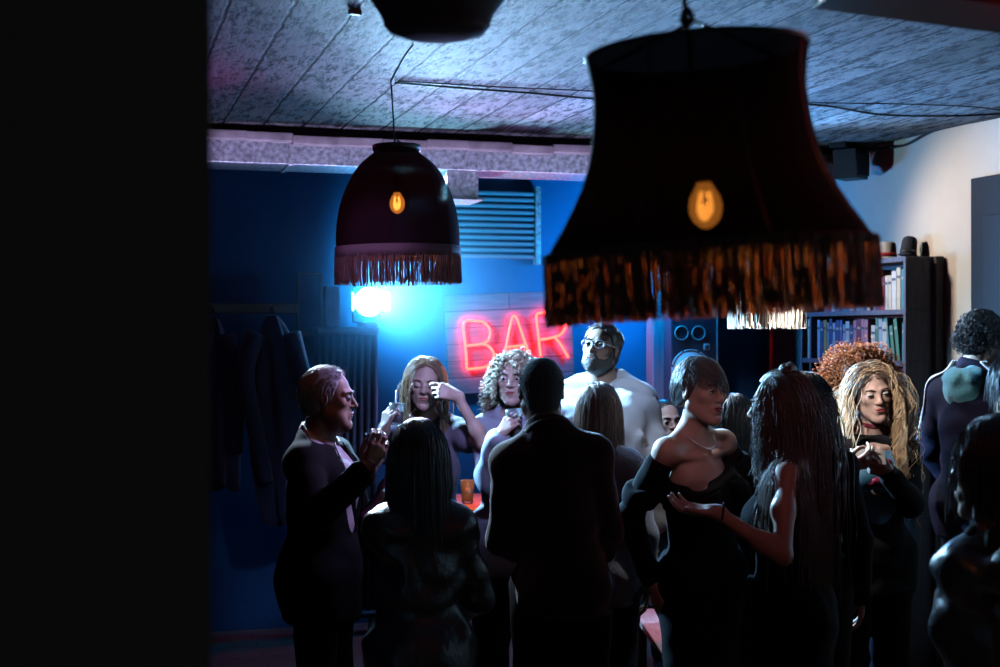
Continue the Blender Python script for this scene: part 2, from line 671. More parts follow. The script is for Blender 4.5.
    def leg_prims(s, side, foot=True, k=.04):
        hip, kn, an = s.leg_joints(side)
        q = s.q
        P = [cap(hip, kn, .088 * q, .055 * q, k), cap(kn, an, .054 * q, .036 * q, .03),
             ell(kn.lerp(an, .28) + Vector((0, -.02, 0)), (.052 * q, .055 * q, .11 * q), None, .03)]
        if foot: P += s.foot_prims(side)
        return P

    def foot_prims(s, side):
        hip, kn, an = s.leg_joints(side)
        sx = 1 if side == 'R' else -1
        z = an.z - .045
        return [cap((an.x, an.y - .035, z), (an.x + sx * .02, an.y + .15, z - .008), .034, .027, .03), cap(an, (an.x, an.y - .02, z + .01), .036, .034, .02)]

    def body(s, legs):
        P = s.torso_prims() + s.neck_prims()
        for sd in 'LR': P += s.leg_prims(sd)
        for sd in 'LR': P += s.arm_prims(sd)
        P += s.head_prims()
        for sd in 'LR': P += s.hand_prims(sd)
        zl = s.S['R'].z - .30
        hz = min(s.hand_frame('L')[0].z, s.hand_frame('R')[0].z) - .15
        chin = s.H.z - .15
        zv = lambda z: .004 if z > chin else (.0055 if z > hz else .014)
        V, Q = sdf_mesh(P, .0044, zv)
        me = mesh_np('body', V, Q)
        o = link('body', me, s.skin, s.root)
        o.location.z = s.loc.z
        if s.face: s.face_bits()

    def put(s, name, V, Q, m, label=None, mi=None):
        o = link(name, mesh_np(name, V, Q, mi), m, s.root)
        o.location.z = s.loc.z
        if label: o['label'] = label
        return o

    def fin(s, name, mb, m, smooth=True, label=None, parent=None):
        o = mb.build(name, m, parent or s.root, smooth)
        if parent is None: o.location.z = s.loc.z
        if label: o['label'] = label
        return o

    def face_bits(s):
        h = s.hs
        M = s.Rh
        if not s.closed:
            for x in (-1, 1):
                mb = MB()
                Rg = M @ Matrix.Rotation(R(s.gaze[0]), 3, 'Z') @ Matrix.Rotation(R(s.gaze[1]), 3, 'X')
                c = s.hp(x * .032, .0755, .004)
                r = bmesh.ops.create_uvsphere(mb.bm, u_segments=24, v_segments=24, radius=.0138 * h)
                for v in r['verts']: v.co = Vector((v.co.x, v.co.z, -v.co.y))
                for fc in mb.bm.faces:
                    a = math.degrees(fc.calc_center_median().angle(Vector((0, 1, 0))))
                    fc.material_index = 2 if a < 13 else (1 if a < 28 else 0)
                for v in r['verts']: v.co = c + Rg @ v.co
                s.fin('eye', mb, [mat('eye_white', (.75, .73, .70), .25), mat('eye_iris', (.10, .06, .03), .2), mat('eye_pupil', (.005, .005, .005), .1)])
        bm_ = mat('brow_%02d%02d%02d' % tuple(int(c * 99) for c in s.browc), s.browc, .7)
        for x in (-1, 1):
            mb = MB()
            pts = catmull([s.hp(x * .012, .0905, .0215), s.hp(x * .030, .090, .028), s.hp(x * .047, .074, .0235)], 6)
            n = len(pts)
            mb.tube(pts, [(.0026 if s.f else .0034) * h * (.7 + .5 * math.sin(math.pi * (i + 1.5) / (n + 2))) for i in range(n)], 6)
            s.fin('eyebrow', mb, bm_)
            mb = MB()
            zz = -.004 if s.closed else .0030
            pts = [s.hp(x * (.020 + .024 * i / 6), .0755 + .0142 * math.cos((i - 3) / 3 * .95) + .0004, zz - (.003 if s.closed else -.0015) * math.cos((i - 3) / 3 * 1.4)) for i in range(7)]
            mb.tube(pts, [.0012, .0017, .002, .002, .0022, .0022, .0014], 5)
            s.fin('eyelashes', mb, mat('lash', (.01, .008, .008), .6))
        mb = MB()
        lc = s.lipcol or ((.46, .13, .12) if s.f else (.42, .2, .17))
        for sx_ in (-1, 1):
            mb.sphere(s.hp(sx_ * .0085, .0905, -.0565), (.0145 * h, .006 * h, .0042 * h), M @ Matrix.Rotation(sx_ * R(9), 3, 'Y') @ Matrix.Rotation(-sx_ * R(20), 3, 'Z'))
        mb.sphere(s.hp(0, .0905, -.0655), (.0185 * h, .0062 * h, .0050 * h), M)
        s.fin('lips', mb, mat('lips_%d' % int(lc[0] * 999 + lc[1] * 99), lc, .35))

    # ---------------------------------------------------------------- clothing
    def garment(s, name, m, sleeves='long', inf=.014, hem=.86, neck=None, cuts=(), noise=(.0022, 26), sleeve_cut=.96, nape=True, ease=.075, label=None, torso=True, flare=0.0, vox=.0075, extra=(), sides='LR', under=0.0):
        P = []
        if torso:
            P += [dict(p, inf=inf, k=max(p['k'], ease)) for p in s.torso_prims()]
            if nape: P += [dict(p, inf=inf * .8) for p in s.neck_prims()[:1]]
            if hem < .8:
                P += [cap(s.T((0, 0, .95)), Vector((0, 0, hem)) * s.q, .13 * s.q, (.14 + flare) * s.q, .06)]
                for p in P[-1:]: p['inf'] = inf
                for sd in 'LR':
                    hip, kn, an = s.leg_joints(sd)
                    P.append(dict(cap(hip, hip.lerp(kn, .9), .088 * s.q, (.065 + flare) * s.q, .06), inf=inf))
            n0, nv = neck or ((0, .0, 1.512), (0, .7, 1))
            P.append(clip(s.T(n0), s.Rt @ Vector(nv)))
            P.append(clip((0, 0, hem * s.q), (0, 0, -1)))
        for c in cuts: P.append(c)
        for sd in sides:
            if sleeves == 'none': continue
            S, E, W, f, n, t, d = s.arm_joints(sd)
            q = s.q * (1 if not s.f else .88)
            if sleeves == 'long':
                W2 = E.lerp(W, sleeve_cut)
                P += [dict(ell(S, .053 * q, None, .03), inf=inf), dict(cap(S, E, .046 * q, .040 * q, .03), inf=inf), dict(cap(E, W2, .040 * q, .032 * q, .025), inf=inf)]
            elif sleeves == 'off':
                P += [dict(cap(S.lerp(E, .22), E, .046 * q, .042 * q, .03), inf=inf), dict(cap(E, E.lerp(W, .95), .040 * q, .030 * q, .025), inf=inf)]
            else:
                P += [dict(ell(S, .053 * q, None, .03), inf=inf), dict(cap(S, S.lerp(E, sleeve_cut), .054 * q, .052 * q, .03), inf=inf + .003)]
        P += list(extra)
        zv = (lambda z: vox if z > .75 else .016)
        V, Q = sdf_mesh(P, vox, zv, 0.0, None if not noise else (noise[0], noise[1], s.q * 9))
        return s.put(name, V, Q, m, label)

    def trousers(s, m, inf=.012, name='trousers'):
        P = []
        for sd in 'LR':
            hip, kn, an = s.leg_joints(sd)
            q = s.q
            P += [cap(hip, kn, .092 * q, .064 * q, .04), cap(kn, an + Vector((0, 0, .02)), .062 * q, .05 * q, .03)]
        P += [p for p in s.torso_prims() if p['t'] == 'ell' and p['c'][2] < 1.0 * s.q]
        V, Q = sdf_mesh(P, .010, lambda z: .016, inf, (.002, 22, 1.0))
        return s.put(name, V, Q, m)

    def shoes(s, m):
        for sd in 'LR':
            V, Q = sdf_mesh(s.foot_prims(sd), .007, None, .007)
            s.put('shoe', V, Q, m)

    def ring(s, name, m, zoff, r, hgt, tilt=0.0, thick=.006, yoff=0.0, gap=0.0, rtop=None, label=None):
        """band round the neck: collar, choker"""
        mb = MB()
        c = s.N
        ax = (s.hp(0, -.022, -.055) - s.N).normalized()
        x = Vector((1, 0, 0)); x = (x - ax * x.dot(ax)).normalized(); y = ax.cross(x)
        n = 40
        prof = [(0, 0), (0, 1), (thick, 1), (thick, 0)]
        rings = []
        for i in range(n + 1):
            a = math.pi / 2 + gap / 2 + (2 * math.pi - gap) * i / n
            rr = []
            for dr, z in prof:
                rad = (r if z == 0 else (rtop or r)) + dr
                ln = zoff + z * hgt - tilt * math.sin(a)
                rr.append(mb.bm.verts.new(c + x * rad * math.cos(a) + y * (rad * math.sin(a) + yoff) + ax * ln))
            rings.append(rr)
        for A, B in zip(rings, rings[1:]):
            for k in range(4): mb.bm.faces.new((A[k], A[(k + 1) % 4], B[(k + 1) % 4], B[k]))
        if gap:
            mb.bm.faces.new(rings[0]); mb.bm.faces.new(rings[-1][::-1])
        return s.fin(name, mb, m, True, label)

    def hood(s, m):
        N = s.N
        v = lambda x, y, z: N + Vector((x, y, z))
        P = [ell(v(0, -.088, -.050), (.105, .045, .090), None, .04), cap(v(-.07, -.055, .0), v(.07, -.055, .0), .042, None, .05)]
        for x in (-1, 1): P += [cap(v(x * .078, .015, .012), v(x * .060, -.05, .004), .030, .040, .04), cap(v(x * .078, .015, .012), v(x * .035, .072, -.035), .030, .022, .03)]
        V, Q = sdf_mesh(P, .007, None, 0, (.0035, 42, 1))
        return s.put('hood', V, Q, m)

    # ---------------------------------------------------------------- hair
    def scalp_cap(s, grow=.010, front=.045, low=-.06, nape=-.075, temple=.03, extra=(), noise=None, vox=.0055, yoff=-.004):
        """close-fitting hair shell over the skull; front: height of the hairline"""
        h, M, hp = s.hs, s.Rh, s.hp
        P = [ell(hp(0, -.014 + yoff, .031), ((.073 + grow) * h, (.092 + grow) * h, (.085 + grow) * h), M, .01)]
        P.append(ell(hp(0, -.045, -.025), ((.060 + grow * .8) * h, (.058 + grow * .8) * h, (.07) * h), M, .02))
        # hairline: leave the face open
        P.append(clip(hp(0, .060, front), M @ Vector((0, .92, -.62))))
        P.append(clip(hp(0, temple, .0), M @ Vector((0, .985, -.35))))
        P.append(clip(hp(0, -.04, nape), M @ Vector((0, .25, -1))))
        P += list(extra)
        return sdf_mesh(P, vox, None, 0.0, noise)

    def back(s, length, half=.075, depth=.030, y=-.075, flare=1.0):
        """the inner mass of long hair behind the neck"""
        h, hp = s.hs, s.hp
        top = hp(0, -.040, .0)
        low = Vector((top.x, top.y, top.z)) + s.Rh @ Vector((0, y + .04, 0)) * h + Vector((0, 0, -length))
        P = []
        for x in (-1, -.33, .33, 1):
            P.append(cap(top + s.Rh @ Vector((x * half * .6, 0, 0)), low + s.Rh @ Vector((x * half * flare, 0, 0)), depth, depth * .6, .02))
        return P

    def strands(s, n, length, steps=22, rad=.0022, where=None, comb=None, grav=.35, wave=(0, 0), stiff=.0, grow=.010, jit=.25, seed=1, helix=(0, 0), sides=4, lenvar=.25, puff=0.0, body_push=True, taper=.5, colliders=(), maxr=.23):
        rs = np.random.RandomState(seed)
        h = s.hs
        D = []
        while len(D) < n:
            d = rs.normal(size=3); d /= np.linalg.norm(d)
            if where is None or where(d): D.append(d)
        D = np.array(D)
        rE = np.array([(.073 + grow), (.092 + grow), (.085 + grow)])
        cE = np.array([0, -.016, .031])
        P = cE + D * rE * .97                       # in head units
        M = np.array(s.Rh); Hc = A3(s.H)
        gl = np.array(s.Rh.inverted() @ Vector((0, 0, -1)))
        Nn = D / rE; Nn /= np.linalg.norm(Nn, axis=1, keepdims=True)
        C = np.array([comb(d) for d in D], dtype=float) if comb else np.tile(gl, (n, 1))
        C = C + rs.normal(size=C.shape) * jit
        v = C - Nn * np.sum(C * Nn, 1, keepdims=True) * (1 - puff)
        v /= np.linalg.norm(v, axis=1, keepdims=True) + 1e-9
        v = v + Nn * puff; v /= np.linalg.norm(v, axis=1, keepdims=True)
        L = length * (1 + lenvar * rs.uniform(-1, 1, n))
        st = (L / steps)[:, None]
        # what the hair lies against, in head units
        col = [(cE, rE * 1.0 if not puff else rE * .98), (np.array([0, .02, -.035]), np.array([.066, .072, .09])), (np.array([0, -.02, -.12]), np.array([.062, .062, .08]))]
        Rinv = M.T
        if body_push:
            for p in s.torso_prims():
                if p['t'] == 'ell':
                    Mp = p['R'] if p['R'] is not None else np.eye(3)
                    col.append(('w', p['c'], p['r'] + .022, Mp))
                else:
                    col.append(('c', p['a'], p['b'], max(p['ra'], p['rb']) + .022))
        for c_ in colliders: col.append(c_)
        path = [P.copy()]
        for i in range(steps):
            g = grav * (1 if i > 1 else .5)
            v = v * (1 - g) + gl * g + rs.normal(size=v.shape) * .03
            v /= np.linalg.norm(v, axis=1, keepdims=True) + 1e-9
            P = P + v * st
            for c_ in col:
                if isinstance(c_[0], str):
                    W_ = (P * h) @ M.T + Hc
                    if c_[0] == 'w':
                        lp = (W_ - c_[1]) @ c_[3]
                        q_ = np.sqrt(((lp / c_[2]) ** 2).sum(1))
                        m_ = q_ < 1
                        lp[m_] /= q_[m_, None] + 1e-6
                        W2 = lp @ c_[3].T + c_[1]
                    else:
                        ab = c_[2] - c_[1]
                        t_ = np.clip(((W_ - c_[1]) @ ab) / (ab @ ab), 0, 1)
                        cp = c_[1] + t_[:, None] * ab
                        dv = W_ - cp
                        dl = np.linalg.norm(dv, axis=1)
                        m_ = dl < c_[3]
                        W2 = W_.copy()
                        W2[m_] = cp[m_] + dv[m_] / (dl[m_, None] + 1e-6) * c_[3]
                    if m_.any():
                        P[m_] = ((W2[m_] - Hc) @ M) / h
                else:
                    lp = (P - c_[0]) / c_[1]
                    q_ = np.linalg.norm(lp, axis=1)
                    m_ = q_ < 1
                    P[m_] = c_[0] + (P[m_] - c_[0]) / (q_[m_, None] + 1e-6)
            nv = P - path[-1]
            nl = np.linalg.norm(nv, axis=1, keepdims=True)
            v = np.where(nl > 1e-6, nv / (nl + 1e-9), v)
            path.append(P.copy())
        A = np.stack(path, 1)                       # n x steps+1 x 3
        keep = np.sqrt(A[:, :, 0] ** 2 + (A[:, :, 1] + .02) ** 2).max(1) < maxr
        A, L, n = A[keep], L[keep], int(keep.sum())
        A = (A * h) @ M.T + Hc
        if wave[0] or helix[0]:
            k = 4 if helix[0] else 2
            n0 = A.shape[1]
            t0 = np.linspace(0, 1, n0); t1 = np.linspace(0, 1, n0 * k)
            B = np.empty((n, n0 * k, 3))
            for j in range(3):
                i0 = np.clip((t1 * (n0 - 1)).astype(int), 0, n0 - 2); fr = t1 * (n0 - 1) - i0
                B[:, :, j] = A[:, i0, j] * (1 - fr) + A[:, i0 + 1, j] * fr
            T = np.gradient(B, axis=1); T /= np.linalg.norm(T, axis=2, keepdims=True) + 1e-9
            ref = np.array([.3, .8, .5])
            X = np.cross(T, ref); X /= np.linalg.norm(X, axis=2, keepdims=True) + 1e-9
            Y = np.cross(T, X)
            ph = rs.uniform(0, 6.28, n)[:, None]
            amp, turns = (helix if helix[0] else wave)
            tt = t1[None, :] * turns * 6.283 * (L[:, None] / length) + ph
            env = np.clip(t1 * 5, 0, 1)[None, :] * (1 + .35 * rs.uniform(-1, 1, n)[:, None])
            ex = (amp * env * np.cos(tt))[:, :, None]
            ey = (amp * env * np.sin(tt) * (1 if helix[0] else .4))[:, :, None]
            A = B + X * ex + Y * ey
        m = A.shape[1]
        rr = np.linspace(1, taper, m)[None, :] * rad * (1 + .3 * rs.uniform(-1, 1, n)[:, None])
        return tubes_np(A, np.broadcast_to(rr, (n, m)), sides)

    def hair(s, m, *meshes, name='hair', label=None):
        Vs, Qs, o = [], [], 0
        for V, Q in meshes:
            Vs.append(V); Qs.append(np.asarray(Q) + o); o += len(V)
        return s.put(name, np.concatenate(Vs), np.concatenate(Qs), m, label)
# ------------------------------------------------------------------ the room
def ray_b(u, v, b):
    sx = (u - 500) / FPX
    return PX(u, v, b / (math.cos(TH) - sx * math.sin(TH)))


def ray_a(u, v, a):
    sx = (u - 500) / FPX
    return PX(u, v, a / (sx * math.cos(TH) + math.sin(TH)))


def rm_obj(name, size, a, b, z, m, kind='structure', bev=0.0):
    """box in room coordinates, centred on a, b, z"""
    mb = MB().box(size, bev=bev)
    o = mb.build(name, m)
    o.location = RM(a, b, z)
    o.rotation_euler = (0, 0, TH)
    if kind: o['kind'] = kind
    return o


def concrete():
    m = bpy.data.materials.new('board_marked_concrete')
    m.use_nodes = True
    nt = m.node_tree; N, L = nt.nodes, nt.links
    b = N['Principled BSDF']
    b.inputs['Roughness'].default_value = .75
    tc = N.new('ShaderNodeTexCoord')
    mp = N.new('ShaderNodeMapping')
    L.new(tc.outputs['Object'], mp.inputs['Vector'])
    mp.inputs['Rotation'].default_value = (0, 0, math.pi / 2)
    br = N.new('ShaderNodeTexBrick')
    br.inputs['Scale'].default_value = 1
    br.inputs['Brick Width'].default_value = 60
    br.inputs['Row Height'].default_value = .21
    br.inputs['Mortar Size'].default_value = .0085
    br.inputs['Mortar Smooth'].default_value = .6
    br.inputs['Color1'].default_value = (.30, .30, .30, 1)
    br.inputs['Color2'].default_value = (.62, .62, .62, 1)
    br.inputs['Mortar'].default_value = (0.0, 0.0, 0.0, 1)
    wob = N.new('ShaderNodeTexNoise'); wob.inputs['Scale'].default_value = 9.0; wob.inputs['Detail'].default_value = 6
    L.new(tc.outputs['Object'], wob.inputs['Vector'])
    add = N.new('ShaderNodeVectorMath'); add.operation = 'MULTIPLY_ADD'
    add.inputs[1].default_value = (.022, .022, .022)
    L.new(wob.outputs['Color'], add.inputs[0]); L.new(mp.outputs['Vector'], add.inputs[2])
    L.new(add.outputs[0], br.inputs['Vector'])
    st = N.new('ShaderNodeMapping'); st.inputs['Scale'].default_value = (9, 1.6, 1)
    L.new(tc.outputs['Object'], st.inputs['Vector'])
    n1 = N.new('ShaderNodeTexNoise'); n1.inputs['Scale'].default_value = 2.2; n1.inputs['Detail'].default_value = 10; n1.inputs['Roughness'].default_value = .7
    L.new(st.outputs['Vector'], n1.inputs['Vector'])
    n2 = N.new('ShaderNodeTexNoise'); n2.inputs['Scale'].default_value = 26; n2.inputs['Detail'].default_value = 8; n2.inputs['Roughness'].default_value = .75
    st2 = N.new('ShaderNodeMapping'); st2.inputs['Scale'].default_value = (1.15, .30, 1)
    L.new(tc.outputs['Object'], st2.inputs['Vector']); L.new(st2.outputs['Vector'], n2.inputs['Vector'])
    r2 = N.new('ShaderNodeValToRGB'); r2.color_ramp.elements[0].position = .41; r2.color_ramp.elements[1].position = .52
    L.new(n2.outputs['Fac'], r2.inputs['Fac'])
    mx = N.new('ShaderNodeMix'); mx.data_type = 'RGBA'; mx.blend_type = 'OVERLAY'; mx.inputs[0].default_value = .9
    L.new(br.outputs['Color'], mx.inputs[6]); L.new(n1.outputs['Color'], mx.inputs[7])
    hs = N.new('ShaderNodeHueSaturation'); hs.inputs['Saturation'].default_value = 0
    L.new(mx.outputs[2], hs.inputs['Color'])
    mu = N.new('ShaderNodeMix'); mu.data_type = 'RGBA'; mu.blend_type = 'MULTIPLY'; mu.inputs[0].default_value = .95
    L.new(hs.outputs['Color'], mu.inputs[6]); L.new(r2.outputs['Color'], mu.inputs[7])
    L.new(mu.outputs[2], b.inputs['Base Color'])
    ad = N.new('ShaderNodeMath'); ad.operation = 'MULTIPLY_ADD'; ad.inputs[1].default_value = 1.2
    sep = N.new('ShaderNodeRGBToBW'); L.new(br.outputs['Color'], sep.inputs[0])
    L.new(sep.outputs[0], ad.inputs[0]); 
    a2 = N.new('ShaderNodeMath'); a2.operation = 'MULTIPLY_ADD'; a2.inputs[1].default_value = .9
    L.new(n2.outputs['Fac'], a2.inputs[0]); L.new(n1.outputs['Fac'], a2.inputs[2])
    L.new(a2.outputs[0], ad.inputs[2])
    bp = N.new('ShaderNodeBump'); bp.inputs['Strength'].default_value = 1.0; bp.inputs['Distance'].default_value = .06
    L.new(ad.outputs[0], bp.inputs['Height']); L.new(bp.outputs['Normal'], b.inputs['Normal'])
    return m


def planks(name, c1, c2, w, ln, groove=(.02, .02, .02), rough=.6, rotz=0.0, vert=False):
    m = bpy.data.materials.new(name)
    m.use_nodes = True
    nt = m.node_tree; N, L = nt.nodes, nt.links
    b = N['Principled BSDF']
    b.inputs['Roughness'].default_value = rough
    tc = N.new('ShaderNodeTexCoord'); mp = N.new('ShaderNodeMapping')
    mp.inputs['Rotation'].default_value = (R(90) if vert else 0, 0, rotz)
    L.new(tc.outputs['Object'], mp.inputs['Vector'])
    br = N.new('ShaderNodeTexBrick')
    br.inputs['Scale'].default_value = 1; br.inputs['Brick Width'].default_value = ln; br.inputs['Row Height'].default_value = w
    br.inputs['Mortar Size'].default_value = .003; br.inputs['Color1'].default_value = (*c1, 1); br.inputs['Color2'].default_value = (*c2, 1)
    br.inputs['Mortar'].default_value = (*groove, 1)
    L.new(mp.outputs['Vector'], br.inputs['Vector'])
    st = N.new('ShaderNodeMapping'); st.inputs['Scale'].default_value = (2, 30, 30)
    L.new(mp.outputs['Vector'], st.inputs['Vector'])
    n = N.new('ShaderNodeTexNoise'); n.inputs['Scale'].default_value = 2; n.inputs['Detail'].default_value = 8
    L.new(st.outputs['Vector'], n.inputs['Vector'])
    mx = N.new('ShaderNodeMix'); mx.data_type = 'RGBA'; mx.blend_type = 'OVERLAY'; mx.inputs[0].default_value = .6
    L.new(br.outputs['Color'], mx.inputs[6]); L.new(n.outputs['Fac'], mx.inputs[7])
    L.new(mx.outputs[2], b.inputs['Base Color'])
    bp = N.new('ShaderNodeBump'); bp.inputs['Strength'].default_value = .4; bp.inputs['Distance'].default_value = .004
    L.new(br.outputs['Fac'], bp.inputs['Height']); bp.invert = True
    L.new(bp.outputs['Normal'], b.inputs['Normal'])
    return m


M_conc = concrete()
M_cream = mat('cream_plaster', (.80, .72, .63), .85, bump=.08, bscale=90, var=.05, vscale=3)
M_blue = mat('blue_painted_wall', (.020, .14, .30), .7, bump=.15, bscale=40, var=.2, vscale=2)
M_dark = mat('black_paint', (.30, .30, .31), .95)
M_floor = planks('floor_boards', (.20, .12, .09), (.28, .17, .12), .13, 1.6, rough=.45)
M_black = mat('black_metal', (.015, .015, .017), .45)
M_galv = mat('galvanised_steel', (.42, .43, .46), .45, .7, bump=.2, bscale=120, var=.55, vscale=42)
M_wooddk = mat('dark_stained_wood', (.075, .06, .06), .55, bump=.15, bscale=30, var=.35, vscale=9, stretch=(8, 8, .7))
M_cable = mat('black_cable', (.01, .01, .012), .6)
M_brass = mat('brass_socket', (.25, .14, .05), .35, .9)

rm_obj('floor', (7.4, 12.2, .1), 1.7, 2.6, -.05, M_floor)
rm_obj('ceiling', (7.4, 12.2, .12), 1.7, 2.6, CEIL + .06, M_conc)
rm_obj('wall_right', (.12, 12.2, CEIL), WALLA + .06, 2.6, CEIL / 2, M_cream)
rm_obj('wall_back', (7.4, .12, CEIL), 1.7, BACKB + .06, CEIL / 2, M_blue)
rm_obj('wall_left', (.12, 12.2, CEIL), -1.96, 2.6, CEIL / 2, M_dark)
# the dark partition the photograph is taken past
o = rm_obj('wall_front', (2.0, .12, CEIL), 0.112 - 1.0, 1.49, CEIL / 2, M_dark)

# dropped edge of the slab and the duct that runs under it along the back of the room
mb = MB()
for i in range(26):
    a0 = -1.9 + i * .242
    dz = random.uniform(-.006, .012)
    mb.box((.245, .30, .048), (a0 + .12 - 1.25, random.uniform(-.01, .01), dz), bev=.006)
o = mb.build('trim_1', mat('raw_concrete_edge', (.45, .40, .40), .85, bump=.6, bscale=30, var=.3, vscale=8))
o.location = RM(1.25, 7.50, CEIL - .072); o.rotation_euler = (0, 0, TH); o['kind'] = 'structure'
rm_obj('trim_3', (6.2, .22, .10), 1.2, 7.53, CEIL - .05, mat('slab_shadow_gap', (.022, .014, .018), .9))  # recessed strip; the gap's shadow is put into its dark colour

duct = empty('air_duct', RM(1.2, 7.58, 2.70), TH, 'galvanised steel air duct running under the concrete slab edge at the back', 'duct')
MB().box((5.9, .34, .125), (.1, 0, .0625), bev=.004).build('duct_run', M_galv, duct)
for x in (-2.3, -1.24, -.2, .84, 1.9):
    MB().box((.03, .352, .137), (x, 0, .0625), bev=.004).build('flange', M_galv, duct)
pa = ray_b(456, 186, 7.58)
ax = Vector((pa.x, pa.y, 0)).dot(Vector((math.cos(TH), math.sin(TH), 0))) - 1.2
MB().box((.18, .30, .15), (ax, 0, -.075), bev=.004).build('outlet_box', M_galv, duct)
MB().box((.22, .34, .012), (ax + .01, 0, -.155), bev=.003).build('outlet_rim', M_galv, duct)

# ribbed shutter high on the back wall
p = ray_b(480, 222, BACKB - .02)
sh = empty('ribbed_shutter', (p.x, p.y, 2.26), TH, 'ribbed metal shutter high on the blue wall behind the small lamp', 'shutter')
mb = MB()
for i in range(11): mb.box((.86, .05, .026), (-.08, -.03, .03 + i * .04), bev=.008)
mb.build('slats', mat('shutter_metal', (.30, .36, .44), .4, .5), sh)
for x in (-.53, .37): MB().box((.035, .07, .50), (x, -.03, .23), bev=.004).build('guide_rail', M_galv, sh)

# post and loudspeakers at the back
p = ray_b(659, 360, 8.30)
o = MB().box((.135, .12, CEIL), bev=.01).build('trim_2', mat('limed_wood', (.34, .24, .34), .7, bump=.3, bscale=25, var=.3, vscale=6, stretch=(14, 14, .5)))
o.location = (p.x, p.y, CEIL / 2); o.rotation_euler = (0, 0, TH); o['kind'] = 'structure'

M_cab = mat('loudspeaker_black', (.035, .055, .10), .6, bump=.2, bscale=200)
M_ring = mat('pale_ring', (.55, .62, .68), .35)
M_cone = mat('pale_cone', (.62, .62, .66), .55)
p = ray_b(695, 360, 8.10)
sp = empty('loudspeaker', (p.x, p.y, .86), TH - R(4), 'tall loudspeaker with pale round cone behind the woman with cropped hair', 'loudspeaker')
Z = lambda v: CAMH - (v - 333.5) / FPX * p.y - .86
MB().box((.325, .36, 1.24), (0, .18, .62), bev=.012).build('cabinet', M_cab, sp)
fwd = Matrix.Rotation(R(90), 3, 'X')
def ring_front(name, x, z, r0, r1, dep, m, arcs=None, parent=sp):
    mb = MB()
    if arcs is None:
        mb.lathe([(r0, 0), (r0, dep), (r1, dep), (r1, 0)], 40, (x, 0, z), fwd)
    else:
        for a0, a1 in arcs:
            pts = [(x + (r0 + r1) / 2 * math.cos(R(a0 + (a1 - a0) * i / 14)), -dep / 2, z + (r0 + r1) / 2 * math.sin(R(a0 + (a1 - a0) * i / 14))) for i in range(15)]
            mb.tube(pts, (r1 - r0) / 2, 6)
    return mb.build(name, m, parent, True)
for u in (680.6, 698.5):
    x = (u - 695) / FPX * p.y
    w = ring_front('tweeter', x, Z(333), .040, .046, .008, M_ring)
    MB().lathe([(.001, -.01), (.02, -.004), (.040, .004)], 32, (x, 0, Z(333)), fwd).build('tweeter_cone', M_cab, w, True)
mb = MB()
x, z = (707 - 695) / FPX * p.y, Z(347)
mb.box((.042, .01, .042), (x, -.004, z), bev=.006)
w = mb.build('switch_plate', M_ring, sp)
MB().lathe([(.003, .012), (.012, .012), (.014, .008)], 20, (x, 0, z), fwd).build('dial', M_cab, w, True)
w = ring_front('woofer_ring', (690.5 - 695) / FPX * p.y, Z(370), .122, .132, .012, M_ring, [(20, 62), (68, 112), (118, 165), (172, 352)])
MB().lathe([(.001, .045), (.03, .04), (.055, .02), (.112, .012), (.118, 0)], 48, ((690.5 - 695) / FPX * p.y, 0, Z(370)), fwd).build('woofer_cone', M_cone, w, True)
MB().box((.006, .008, 1.20), (.147, -.003, .62)).build('edge_strip', M_ring, sp)
bb = empty('bass_cabinet', (p.x, p.y - .06, 0), TH - R(4), 'low black bass cabinet under the tall loudspeaker', 'loudspeaker')
MB().box((.42, .40, .86), (0, .19, .43), bev=.015).build('cabinet', M_cab, bb)
ring_front('woofer_ring', 0, .45, .15, .165, .012, M_ring, parent=bb)
MB().lathe([(.001, .03), (.05, .02), (.14, .0), (.15, .006)], 40, (0, -.002, .45), fwd).build('woofer_cone', M_cab, bb, True)

# ------------------------------------------------------------------ the BAR sign
p = ray_b(511, 342, BACKB - .05)
sg = empty('neon_sign', p, TH, 'red neon BAR sign on a weathered plank board on the blue wall', 'sign')
sg.rotation_euler = (0, R(-2.6), TH)
k = p.y / FPX
M_board = planks('sign_board_wood', (.17, .13, .18), (.25, .19, .25), .105, 3.0, (.05, .04, .05), .6, 0, True)
MB().box((.842, .035, .63), (0, .02, 0), bev=.004).build('board', M_board, sg)
M_neon = mat('neon_red', (.6, .05, .03), .3, emit=(1, .014, .008), estr=34)
def lp(u, v):
    # letter point measured from the sign's middle in the photograph
    return Vector(((u - 511) * k, -.022, -(v - 342) * k))
def neon(strokes):
    mb = MB()
    for st in strokes:
        mb.tube(catmull([lp(*q) for q in st], 6), .0082, 8)
    return mb.build('letter', M_neon, sg, True)
neon([[(463.2, 366.5), (462.8, 345), (462, 320.5), (474, 319.5), (483, 321.5), (488.6, 329), (487, 338), (481.5, 342), (472, 343), (464, 343.5)],
      [(481, 342.2), (487.5, 346), (491.5, 353), (489, 361), (482, 365.5), (472, 366.3), (463.2, 366.8)]])
neon([[(500, 361), (505, 344.5), (510, 325), (513, 316.8), (516.5, 317.6), (520, 328), (525.5, 346), (530, 359.5)], [(505.3, 347), (515, 346.4), (525.4, 345.6)]])
neon([[(540.5, 362), (539.2, 342), (537.6, 320), (539.5, 315), (548, 313.8), (558, 315), (566.5, 321.5), (567.5, 330), (562, 337), (551, 340), (541, 341)],
      [(556, 339.5), (561.5, 346), (566, 354), (569.5, 360.3)]])
for u, v in ((462.5, 330), (488, 331), (463, 362), (503, 350), (527, 350), (539, 332), (567, 325), (567, 356)):
    q = lp(u, v)
    MB().tube([(q.x, -.032, q.z), (q.x, .004, q.z)], .004, 6).build('standoff', mat('clear_glass_post', (.6, .6, .65), .2), sg)

